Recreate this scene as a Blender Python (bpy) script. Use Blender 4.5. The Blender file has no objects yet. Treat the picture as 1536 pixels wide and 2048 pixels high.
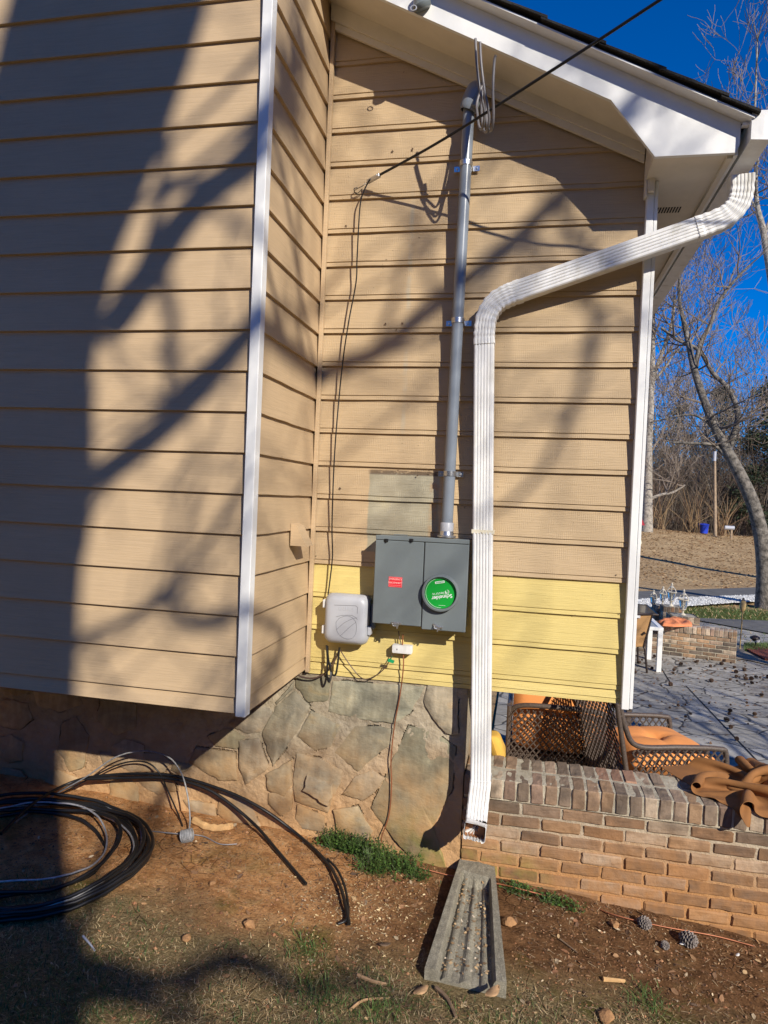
import bpy, bmesh, math, random
from mathutils import Vector, Matrix, noise
random.seed(7)
rnd = random.random
def ru(a, b): return a + (b - a) * random.random()
scn = bpy.context.scene
COL = scn.collection

# ------------------------------------------------------------------ camera, sky, sun
H = 1.95                       # camera height; world z = 0 is the soil at the foot of the wall
F, YAW, PIT, ROL, CY = 1383.78, 0.20382, -0.02075, 0.042724, 3.60025
def axes():
    cy, sy, cp, sp, cr, sr = math.cos(YAW), math.sin(YAW), math.cos(PIT), math.sin(PIT), math.cos(ROL), math.sin(ROL)
    f = Vector((-sy*cp, cy*cp, sp)); r0 = Vector((cy, sy, 0)); u0 = r0.cross(f)
    return cr*r0 + sr*u0, -sr*r0 + cr*u0, f
RT, UP, FW = axes()
CAM = Vector((0, -CY, H))
cam = bpy.data.cameras.new('camera'); camo = bpy.data.objects.new('camera', cam); COL.objects.link(camo)
camo.matrix_world = Matrix(((RT.x, UP.x, -FW.x, CAM.x), (RT.y, UP.y, -FW.y, CAM.y), (RT.z, UP.z, -FW.z, CAM.z), (0, 0, 0, 1)))
cam.sensor_fit = 'VERTICAL'; cam.sensor_height = 36; cam.sensor_width = 27
cam.lens = F/2048*36; cam.clip_start = .05; cam.clip_end = 2000
scn.camera = camo
def ray(u, v): return FW + (u-768)/F*RT - (v-1024)/F*UP
def at(u, v, y=0.):
    d = ray(u, v); return CAM + d*((CY+y)/d.y)
def atx(u, v, x):
    d = ray(u, v); return CAM + d*(x/d.x)
def atz(u, v, z):
    d = ray(u, v); return CAM + d*((z-H)/d.z)

TOSUN = Vector((.8, -1, .74)).normalized()
SUND = Vector((.8, -1, .74))
w = bpy.data.worlds.new('World'); scn.world = w; w.use_nodes = True
nt = w.node_tree; bg = nt.nodes['Background']
sky = nt.nodes.new('ShaderNodeTexSky'); sky.sky_type = 'NISHITA'; sky.sun_disc = False
sky.sun_elevation = math.asin(TOSUN.z); sky.sun_rotation = math.atan2(TOSUN.x, TOSUN.y)
sky.altitude = 1500; sky.air_density = .8; sky.dust_density = 0.0; sky.ozone_density = 4
hs = nt.nodes.new('ShaderNodeHueSaturation'); hs.inputs['Saturation'].default_value = 1.9; hs.inputs['Hue'].default_value = .512
nt.links.new(sky.outputs[0], hs.inputs['Color']); nt.links.new(hs.outputs[0], bg.inputs[0]); bg.inputs[1].default_value = .14
sl = bpy.data.lights.new('sun', 'SUN'); sl.energy = 4.6; sl.angle = math.radians(.5); sl.color = (1, .93, .82)
so = bpy.data.objects.new('sun', sl); COL.objects.link(so)
so.rotation_euler = TOSUN.to_track_quat('Z', 'Y').to_euler()
scn.view_settings.view_transform = 'Standard'; scn.view_settings.look = 'None'
scn.view_settings.exposure = .27; scn.view_settings.gamma = 1
scn.cycles.max_bounces = 6; scn.cycles.diffuse_bounces = 3

# ------------------------------------------------------------------ materials
class NT:
    def __init__(s, name):
        s.m = bpy.data.materials.new(name); s.m.use_nodes = True; s.t = s.m.node_tree
        s.b = s.t.nodes['Principled BSDF']; s.co = s.t.nodes.new('ShaderNodeTexCoord').outputs['Object']
    def n(s, typ, **kw):
        nd = s.t.nodes.new(typ)
        for k, v in kw.items(): setattr(nd, k, v)
        return nd
    def l(s, a, b): s.t.links.new(a, b)
    def setv(s, sock, v):
        if hasattr(v, 'is_output'): s.l(v, sock)
        else: sock.default_value = v
    def mp(s, scale=(1, 1, 1), rot=(0, 0, 0), loc=(0, 0, 0), src=None):
        nd = s.n('ShaderNodeMapping'); s.l(src or s.co, nd.inputs[0])
        nd.inputs['Location'].default_value = loc; nd.inputs['Rotation'].default_value = rot; nd.inputs['Scale'].default_value = scale
        return nd.outputs[0]
    def noise(s, scale, vec=None, det=4, rough=.55, dist=0):
        nd = s.n('ShaderNodeTexNoise'); s.l(vec or s.co, nd.inputs['Vector'])
        nd.inputs['Scale'].default_value = scale; nd.inputs['Detail'].default_value = det
        nd.inputs['Roughness'].default_value = rough; nd.inputs['Distortion'].default_value = dist
        return nd.outputs['Fac']
    def vor(s, scale, vec=None, feat='DISTANCE_TO_EDGE', out='Distance'):
        nd = s.n('ShaderNodeTexVoronoi', feature=feat); s.l(vec or s.co, nd.inputs['Vector']); nd.inputs['Scale'].default_value = scale
        return nd.outputs[out]
    def ramp(s, fac, stops):
        nd = s.n('ShaderNodeValToRGB'); s.setv(nd.inputs[0], fac); e = nd.color_ramp.elements
        while len(e) > 1: e.remove(e[-1])
        for i, (p, c) in enumerate(stops):
            q = e[0] if i == 0 else e.new(p)
            q.position = p; q.color = (c, c, c, 1) if not hasattr(c, '__len__') else (*c[:3], 1)
        return nd.outputs[0]
    def mix(s, fac, a, b, mode='MIX'):
        nd = s.n('ShaderNodeMix', data_type='RGBA', blend_type=mode)
        s.setv(nd.inputs[0], fac)
        for k, v in ((6, a), (7, b)):
            if not hasattr(v, 'is_output') and len(v) == 3: v = (*v, 1)
            s.setv(nd.inputs[k], v)
        return nd.outputs[2]
    def math(s, op, a, b=0., c=None, clamp=False):
        nd = s.n('ShaderNodeMath', operation=op, use_clamp=clamp); s.setv(nd.inputs[0], a); s.setv(nd.inputs[1], b)
        if c is not None: s.setv(nd.inputs[2], c)
        return nd.outputs[0]
    def xyz(s, src=None):
        nd = s.n('ShaderNodeSeparateXYZ'); s.l(src or s.n('ShaderNodeNewGeometry').outputs['Position'], nd.inputs[0]); return nd.outputs
    def box(s, val, lo, hi, soft=.01):
        a = s.n('ShaderNodeMapRange'); s.setv(a.inputs[0], val); a.inputs[1].default_value = lo-soft; a.inputs[2].default_value = lo+soft
        b = s.n('ShaderNodeMapRange'); s.setv(b.inputs[0], val); b.inputs[1].default_value = hi+soft; b.inputs[2].default_value = hi-soft
        return s.math('MULTIPLY', a.outputs[0], b.outputs[0])
    def bump(s, h, strength=.5, dist=.003, prev=None):
        nd = s.n('ShaderNodeBump'); s.setv(nd.inputs['Height'], h); nd.inputs['Strength'].default_value = strength; nd.inputs['Distance'].default_value = dist
        if prev is not None: s.l(prev, nd.inputs['Normal'])
        return nd.outputs[0]
    def attr(s, name='Col'):
        nd = s.n('ShaderNodeAttribute'); nd.attribute_name = name; return nd.outputs['Color']
    def done(s, col=None, rough=.6, metal=0, nrm=None, spec=None):
        if col is not None:
            if not hasattr(col, 'is_output') and len(col) == 3: col = (*col, 1)
            s.setv(s.b.inputs['Base Color'], col)
        s.setv(s.b.inputs['Roughness'], rough); s.setv(s.b.inputs['Metallic'], metal)
        if nrm is not None: s.l(nrm, s.b.inputs['Normal'])
        if spec is not None: s.b.inputs['Specular IOR Level'].default_value = spec
        return s.m
def sc3(c, k): return tuple(min(1, x*k) for x in c)
def simple(name, c, rough=.6, metal=0, var=.15, scale=10, bump=.15, bscale=60, bd=.002, c2=None, spec=None):
    t = NT(name); n = t.noise(scale, det=6)
    col = t.ramp(n, [(.3, sc3(c, 1-var)), (.7, c2 or sc3(c, 1+var))])
    nr = t.bump(t.noise(bscale, det=5), bump, bd) if bump else None
    return t.done(col, rough, metal, nr, spec)
def attrmat(name, rough=.7, var=.2, scale=30, bump=.3, bscale=90, bd=.003, metal=0):
    t = NT(name); n = t.ramp(t.noise(scale, det=6), [(.25, 1-var), (.75, 1+var)])
    col = t.mix(1, t.attr(), n, 'MULTIPLY')
    return t.done(col, rough, metal, t.bump(t.noise(bscale, det=5), bump, bd) if bump else None)

def siding(name, base, old=False, patch=False, dirt=.10, hatch=.17):
    t = NT(name)
    vn = t.noise(1.6, det=5)
    col = t.ramp(vn, [(.3, sc3(base, 1-dirt)), (.7, sc3(base, 1+dirt*.6))])
    grain = t.noise(1, t.mp((5, 5, 170)), det=5, rough=.6, dist=.6)
    fine = t.ramp(grain, [(.35, .93), (.6, 1.02)])
    col = t.mix(1, col, fine, 'MULTIPLY')
    x, y, z = t.xyz()
    if patch:
        wob = t.math('MULTIPLY', t.math('SUBTRACT', t.noise(9, det=3), .5), .03)
        m = t.math('MULTIPLY', t.box(t.math('ADD', x, wob), -.832, -.455, .004), t.box(t.math('ADD', z, wob), 1.66, 2.082, .003))
        pc = t.ramp(t.noise(7, det=6), [(.35, (.30, .275, .195)), (.6, (.41, .38, .275)), (.72, (.50, .45, .30))])
        rust = t.math('MULTIPLY', t.box(x, -.50, -.462, .012), t.ramp(t.noise(16, det=4), [(.4, 0), (.6, .8)]))
        pc = t.mix(rust, pc, (.46, .24, .09))
        col = t.mix(m, col, pc)
        smear = t.math('MULTIPLY', t.box(x, -.835, -.44, .01), t.math('MULTIPLY', t.box(z, 2.073, 2.097, .004), t.ramp(t.noise(14, t.mp((1, 1, 3)), det=5), [(.4, 0), (.5, .85)])))
        col = t.mix(smear, col, (.07, .045, .03))
        wash = t.ramp(t.noise(1.3, t.mp((1.2, 1, .5)), det=6, rough=.6), [(.45, 0), (.75, .35)])
        col = t.mix(wash, col, (.40, .28, .16))
        st = t.math('MULTIPLY', t.box(t.math('ADD', x, t.math('MULTIPLY', wob, .5)), -.673, -.652, .006),
                    t.math('MULTIPLY', t.box(z, 2.3, 3.55, .1), t.ramp(t.noise(5, t.mp((1, 1, 1.6)), det=4), [(.42, 0), (.62, .6)])))
        col = t.mix(st, col, (.42, .38, .29))
    if old:
        xw = t.math('ADD', x, t.math('MULTIPLY', t.noise(25, det=2), .012)); s1 = t.math('SINE', t.math('MULTIPLY', xw, 640)); s2 = t.math('SINE', t.math('MULTIPLY', z, 760))
        hgt = t.math('ADD', t.math('MULTIPLY', t.math('MULTIPLY', s1, t.ramp(t.noise(14, det=4), [(.4, 0), (.7, 1)])), hatch), t.math('MULTIPLY', t.math('MULTIPLY', s2, t.ramp(t.noise(11, det=4), [(.38, 0), (.7, 1)])), hatch))
        hgt = t.math('ADD', hgt, t.math('MULTIPLY', grain, 1.3))
        specks = t.ramp(t.noise(55, det=1), [(.19, .45), (.215, 1)])
        col = t.mix(1, col, specks, 'MULTIPLY')
    else:
        hgt = grain
    nr = t.bump(hgt, .8 if old else .6, .003 if old else .0025)
    nr = t.bump(t.noise(4, det=2), .25, .02, nr)
    return t.done(col, .62, 0, nr, .3)

M = {}
M['tan'] = siding('tan_painted_clapboard', (.55, .40, .24))
M['tan_old'] = siding('tan_painted_hardboard', (.54, .395, .232), True, True)
M['yellow'] = siding('yellow_painted_hardboard', (.69, .545, .20), True, hatch=.04)
M['white'] = simple('white_paint', (.80, .80, .78), .5, var=.05, scale=6, bump=.25, bscale=45)
def dirty_white():
    t = NT('white_aluminium')
    d = t.ramp(t.noise(14, t.mp((1, 1, .25)), det=6), [(.3, (.84, .84, .82)), (.56, (.76, .75, .72)), (.74, (.55, .53, .47))])
    return t.done(d, .38, 0, t.bump(t.noise(11, det=2), .35, .012))
M['alu_white'] = dirty_white()
M['soffit'] = simple('white_soffit_bounce_tint', (.74, .68, .57), .6, var=.05, bump=.2, bscale=30)  # white paint; warm bounce off the siding is put into this colour
M['shingle'] = simple('black_asphalt_shingle', (.022, .021, .02), .95, var=.5, scale=120, bump=.8, bscale=220)
M['dark'] = simple('dark_void', (.02, .018, .016), .9, bump=0)
M['steel'] = simple('galvanised_steel', (.62, .63, .64), .3, .9, var=.15, scale=25, bump=.1)
M['blackmetal'] = simple('dark_steel_latch', (.06, .06, .06), .35, .8, bump=.1)
M['conduit'] = simple('grey_pvc_conduit', (.215, .245, .285), .28, 0, var=.06, scale=6, bump=.05)
M['boxgrey'] = simple('grey_enamel_steel', (.165, .19, .195), .33, .0, var=.07, scale=3, bump=.3, bscale=9, bd=.008)
M['gap'] = simple('black_joint_gap_shade', (.01, .01, .01), .9, bump=0)
M['green'] = simple('green_label', (.005, .33, .035), .4, bump=0, var=.04)
M['red'] = simple('red_label', (.72, .02, .035), .45, bump=0, var=.04)
M['ink'] = simple('white_print', (.85, .85, .85), .5, bump=0, var=.02)
M['pinkink'] = simple('pale_pink_print', (.85, .45, .42), .5, bump=0, var=.02)
M['nid'] = simple('light_grey_plastic', (.45, .46, .49), .42, var=.05, scale=4, bump=.08)
M['niddark'] = simple('dark_groove_plastic', (.16, .16, .18), .6, bump=0)
M['black'] = simple('black_cable_jacket', (.012, .012, .013), .42, bump=.1, var=.3)
M['alum'] = simple('bare_aluminium_strand', (.55, .55, .56), .42, .55, var=.25, scale=60, bump=.4, bscale=300)
M['greywire'] = simple('grey_wire_insulation', (.19, .18, .185), .4, bump=.1)
M['greywire2'] = simple('dull_grey_strand', (.30, .30, .30), .6, .2, var=.3, scale=60, bump=.5, bscale=300)
M['brownwire'] = simple('brown_wire_insulation', (.10, .06, .05), .4, bump=.1)
M['copper'] = simple('weathered_copper', (.36, .13, .06), .5, .4, bump=.2)
M['tag'] = simple('green_tag', (.01, .34, .12), .5, bump=0)

def stone_mat():
    t = NT('flagstone')
    p = t.noise(4.5, t.mp((1, 1, 1.6), (0, .5, 0)), det=7, rough=.6, dist=1.2)
    base = t.ramp(p, [(.26, (.17, .163, .125)), (.42, (.265, .25, .19)), (.6, (.36, .325, .235)), (.76, (.45, .34, .19))])
    base = t.mix(1, base, t.attr(), 'MULTIPLY')
    streak = t.ramp(t.noise(9, t.mp((3, 3, .8), (0, .25, 0)), det=6), [(.4, .82), (.7, 1.2)])
    base = t.mix(1, base, streak, 'MULTIPLY')
    x, y, z = t.xyz()
    zz = t.math('ADD', z, t.math('MULTIPLY', t.noise(2.6, det=5), .55))
    clay = t.ramp(zz, [(.40, .9), (.74, .55), (1.02, .08)])
    clay = t.math('MULTIPLY', clay, t.ramp(t.noise(6, det=6), [(.3, .25), (.62, 1)]))
    base = t.mix(clay, base, (.50, .29, .12))
    mossy = t.math('MULTIPLY', t.box(x, -.62, -.2, .15), t.math('MULTIPLY', t.ramp(z, [(.12, 1), (.34, 0)]), t.ramp(t.noise(8, det=5), [(.38, 0), (.62, .75)])))
    base = t.mix(mossy, base, (.15, .17, .03))
    nr = t.bump(t.noise(13, t.mp((1, 1, 1.5)), det=8, rough=.62), .7, .014)
    return t.done(base, .72, 0, nr, .3)
def mortar_mat():
    t = NT('tan_mortar')
    base = t.ramp(t.noise(9, det=8, rough=.65), [(.3, (.29, .25, .18)), (.55, (.41, .355, .26)), (.75, (.50, .44, .33))])
    x, y, z = t.xyz()
    zz = t.math('ADD', z, t.math('MULTIPLY', t.noise(2.2, det=4), .5))
    clay = t.ramp(zz, [(.42, .95), (.68, .55), (.92, .08)])
    base = t.mix(clay, base, (.54, .32, .15))
    return t.done(base, .9, 0, t.bump(t.noise(38, det=8, rough=.7), .9, .012), .15)
M['stone'] = stone_mat(); M['mortar'] = mortar_mat()
def brick_mat(name, clayed):
    t = NT(name)
    n = t.ramp(t.noise(16, t.mp((1, 1, 1)), det=7, rough=.65), [(.25, .62), (.5, .98), (.78, 1.35)])
    col = t.mix(1, t.attr(), n, 'MULTIPLY')
    col = t.mix(t.ramp(t.noise(6, det=5), [(.5, 0), (.72, .75)]), col, (.075, .062, .05))
    if clayed:
        x, y, z = t.xyz()
        zz = t.math('ADD', z, t.math('MULTIPLY', t.noise(3, det=5), .34))
        clay = t.ramp(zz, [(.22, .72), (.42, .45), (.64, 0)])
        clay = t.math('MULTIPLY', clay, t.ramp(t.noise(12, det=5), [(.3, .35), (.65, 1)]))
        col = t.mix(clay, col, (.45, .21, .07))
        moss = t.math('MULTIPLY', t.math('MULTIPLY', t.box(x, -.5, .12, .12), t.box(z, -.1, .13, .06)), t.ramp(t.noise(10, det=4), [(.35, 0), (.6, .7)]))
        col = t.mix(moss, col, (.24, .23, .05))
    nr = t.bump(t.noise(30, det=8, rough=.65), .7, .008)
    return t.done(col, .82, 0, nr, .25)
M['brick'] = brick_mat('tumbled_brick', True)
M['brick2'] = brick_mat('tumbled_brick_plain', False)
def bmortar(name, clayed):
    t = NT(name)
    col = t.ramp(t.noise(22, det=7), [(.3, (.38, .33, .24)), (.7, (.58, .52, .40))])
    if clayed:
        x, y, z = t.xyz()
        clay = t.ramp(t.math('ADD', z, t.math('MULTIPLY', t.noise(3, det=4), .25)), [(.24, .85), (.45, .2), (.6, 0)])
        col = t.mix(clay, col, (.50, .235, .075))
    return t.done(col, .92, 0, t.bump(t.noise(60, det=6, rough=.7), 1, .008), .15)
M['bmortar'] = bmortar('brick_mortar', True); M['bmortar2'] = bmortar('brick_mortar_plain', False)
def concrete(name, c):
    t = NT(name)
    col = t.ramp(t.noise(18, det=8, rough=.7), [(.3, sc3(c, .6)), (.55, c), (.75, sc3(c, 1.4))])
    sp = t.ramp(t.vor(150, feat='F1'), [(.1, 1.5), (.3, 1), (.7, .75)])
    col = t.mix(.7, col, sp, 'MULTIPLY')
    return t.done(col, .9, 0, t.bump(t.noise(130, det=5, rough=.8), 1, .006), .2)
M['concrete'] = concrete('mossy_concrete', (.34, .31, .235))
M['path'] = concrete('smooth_concrete', (.36, .30, .22))

def soil_mat():
    t = NT('clay_soil')
    n1 = t.noise(1.7, det=6); n2 = t.noise(13, det=8, rough=.7); n3 = t.noise(70, det=6, rough=.7)
    clay = t.ramp(n2, [(.3, (.34, .145, .05)), (.5, (.63, .32, .13)), (.72, (.78, .47, .23))])
    humus = t.ramp(n2, [(.3, (.09, .045, .02)), (.52, (.23, .115, .05)), (.75, (.38, .21, .10))])
    thatch = t.ramp(t.noise(60, t.mp((1, 2.2, 1), (0, 0, .6)), det=7, rough=.75), [(.3, (.10, .07, .032)), (.5, (.26, .19, .09)), (.7, (.44, .34, .18))])
    x, y, z = t.xyz()
    yy = t.math('ADD', y, t.math('MULTIPLY', t.math('SUBTRACT', n1, .5), .9))
    mhum = t.ramp(t.math('ADD', x, t.math('MULTIPLY', t.math('SUBTRACT', n1, .5), 1.4)), [(0, 0), (.02, 0), (1, 1)])
    mx = t.n('ShaderNodeMapRange'); t.setv(mx.inputs[0], t.math('ADD', x, t.math('MULTIPLY', t.math('SUBTRACT', n1, .5), 1.2))); mx.inputs[1].default_value = -1.0; mx.inputs[2].default_value = -.35
    col = t.mix(mx.outputs[0], clay, humus)
    my = t.n('ShaderNodeMapRange'); t.setv(my.inputs[0], t.math('ADD', yy, t.math('MULTIPLY', t.box(x, -.4, 3, .5), -.18))); my.inputs[1].default_value = -.72; my.inputs[2].default_value = -1.0
    col = t.mix(my.outputs[0], col, thatch)
    gr = t.ramp(n3, [(.28, .45), (.45, .95), (.62, 1.1), (.8, 1.45)]); col = t.mix(1, col, gr, 'MULTIPLY')
    ck = t.math('MULTIPLY', t.ramp(t.vor(13, t.mix(.15, t.co, t.n('ShaderNodeTexNoise').outputs['Color'])), [(.0, 1), (.035, 0)]), t.ramp(t.noise(2.6, det=4), [(.52, 0), (.62, .8)])); col = t.mix(ck, col, (.05, .022, .01))
    moss = t.math('MULTIPLY', t.ramp(t.noise(3.3, det=5), [(.54, 0), (.66, .7)]), t.box(y, -1.6, -.35, .2))
    col = t.mix(moss, col, (.10, .105, .018))
    nr = t.bump(n3, 1, .02); nr = t.bump(n2, 1, .035, nr); nr = t.bump(ck, .8, -.012, nr)
    return t.done(col, .95, 0, nr, .1)
M['soil'] = soil_mat()
M['blade'] = attrmat('grass_blade', .7, .15, 20, 0)
M['flake'] = attrmat('dry_flake', .8, .2, 60, .2)
M['leaf'] = attrmat('weed_leaf', .55, .25, 60, .2)
def terrain_mat():
    t = NT('winter_lawn')
    x, y, z = t.xyz()
    n = t.noise(1.2, det=9, rough=.68); f = t.noise(9, det=8, rough=.75)
    col = t.ramp(n, [(.32, (.32, .21, .105)), (.5, (.45, .31, .165)), (.68, (.54, .40, .22))])
    col = t.mix(1, col, t.ramp(f, [(.3, .62), (.7, 1.35)]), 'MULTIPLY')
    g = t.ramp(f, [(.3, (.04, .055, .012)), (.55, (.10, .12, .03)), (.75, (.20, .17, .06))])
    yb = t.math('ADD', y, t.math('MULTIPLY', t.math('SUBTRACT', n, .5), 2.5))
    col = t.mix(t.box(yb, 9.5, 16.2, .5), col, g)
    lf = t.math('MULTIPLY', t.box(yb, 9.2, 12.0, .4), t.ramp(t.noise(2.6, det=5), [(.45, 0), (.6, .9)]))
    col = t.mix(lf, col, (.36, .17, .05))
    return t.done(col, .95, 0, t.bump(f, 1, .05), .1)
M['terrain'] = terrain_mat()
def patio_mat():
    t = NT('stamped_patio_stone')
    wv = t.mp((.62, 1, 1), (0, 0, .5))
    nz = t.n('ShaderNodeTexNoise'); t.l(wv, nz.inputs['Vector']); nz.inputs['Scale'].default_value = 3
    wv2 = t.mix(.12, wv, nz.outputs['Color'])
    e = t.vor(2.9, wv2)
    gr = t.ramp(e, [(.008, .25), (.028, 1)])
    cell = t.vor(2.9, wv2, 'F1', 'Color')
    cv = t.xyz(cell)[0]
    base = t.ramp(t.noise(7, det=8, rough=.7), [(.3, (.25, .235, .205)), (.55, (.37, .35, .31)), (.75, (.48, .46, .41))])
    base = t.mix(1, base, t.ramp(cv, [(0, .8), (1, 1.15)]), 'MULTIPLY')
    base = t.mix(1, base, gr, 'MULTIPLY')
    dirt = t.ramp(t.noise(1.1, det=7, rough=.7), [(.55, 0), (.72, .75)])
    base = t.mix(dirt, base, (.09, .065, .05))
    return t.done(base, .85, 0, t.bump(gr, .6, .01), .25)
M['patio'] = patio_mat()
M['asphalt'] = simple('asphalt', (.12, .115, .105), .95, var=.25, scale=4, bump=.6, bscale=40)
M['gravel'] = concrete('white_gravel', (.72, .71, .68))
M['bark'] = simple('grey_bark', (.17, .15, .125), .95, var=.75, scale=9, bump=1, bscale=25, bd=.03)
M['bark2'] = simple('pale_bark', (.33, .29, .235), .95, var=.5, scale=9, bump=.8, bscale=18, bd=.03)
M['twig'] = simple('twig_bark', (.21, .165, .125), .9, var=.35, scale=6, bump=0)
M['brush'] = attrmat('brush_stem', .9, .25, 3, 0)
M['needle'] = attrmat('evergreen_needle', .75, .3, 5, 0)
M['pole'] = simple('pale_treated_wood', (.36, .26, .165), .85, var=.3, scale=9, bump=.4)
M['wood'] = simple('split_wood', (.55, .33, .14), .8, var=.3, scale=20, bump=.5)
M['stick'] = simple('dry_stick', (.17, .11, .065), .9, var=.4, scale=30, bump=.6)
M['paleleaf'] = simple('pale_dry_leaf', (.46, .28, .14), .8, var=.3, scale=30, bump=.4)
M['rock'] = simple('clay_rock', (.36, .19, .08), .9, var=.35, scale=20, bump=.8, bscale=50, bd=.01)
M['cone'] = simple('weathered_pine_cone', (.20, .17, .15), .9, var=.5, scale=60, bump=.4)
M['cone2'] = simple('brown_pine_cone', (.075, .042, .026), .9, var=.5, scale=60, bump=.4)
M['wicker'] = simple('brown_resin_wicker', (.095, .07, .055), .5, var=.4, scale=90, bump=.7, bscale=160)
M['cushion'] = simple('orange_cushion_fabric', (.78, .30, .085), .9, var=.08, scale=5, bump=.3, bscale=350)
M['cushion2'] = simple('coral_cloth', (.72, .24, .10), .9, var=.15, scale=7, bump=.4, bscale=60, bd=.01)
M['jacket'] = simple('brown_canvas', (.27, .115, .032), .85, var=.2, scale=9, bump=.4, bscale=260)
M['sling'] = simple('tan_sling_mesh', (.43, .23, .08), .7, var=.08, scale=4, bump=.2, bscale=200)
M['brownmetal'] = simple('dark_brown_metal', (.045, .03, .024), .45, .2, bump=.1)
M['frost'] = simple('table_glass', (.42, .46, .48), .12, 0, bump=0, var=.06)
M['darkglass'] = simple('dark_table_glass', (.03, .04, .04), .05, 0, bump=0)
M['bamboo'] = simple('bamboo_pole', (.55, .38, .16), .6, var=.2, scale=20, bump=.3)
M['cream'] = simple('cream_fabric', (.74, .68, .52), .85, var=.06, bump=.2)
M['ivory'] = simple('ivory_painted_metal', (.66, .60, .47), .5, var=.12, scale=20, bump=.2)
def glass_mat():
    t = NT('lantern_glass'); t.b.inputs['Transmission Weight'].default_value = .9
    return t.done((.9, .92, .88), .08)
M['glass'] = glass_mat()
M['blue'] = simple('blue_plastic', (.02, .06, .55), .45, bump=.1)
M['redcloth'] = simple('red_paint', (.32, .015, .02), .5, bump=.1)
M['mulch'] = simple('red_mulch', (.20, .05, .025), .95, var=.6, scale=30, bump=1, bscale=60, bd=.03)
M['leather'] = simple('brown_board', (.30, .14, .06), .7, var=.3, bump=.3)
M['yellowcloth'] = simple('yellow_fabric', (.72, .42, .07), .85, var=.12, bump=.3)

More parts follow.
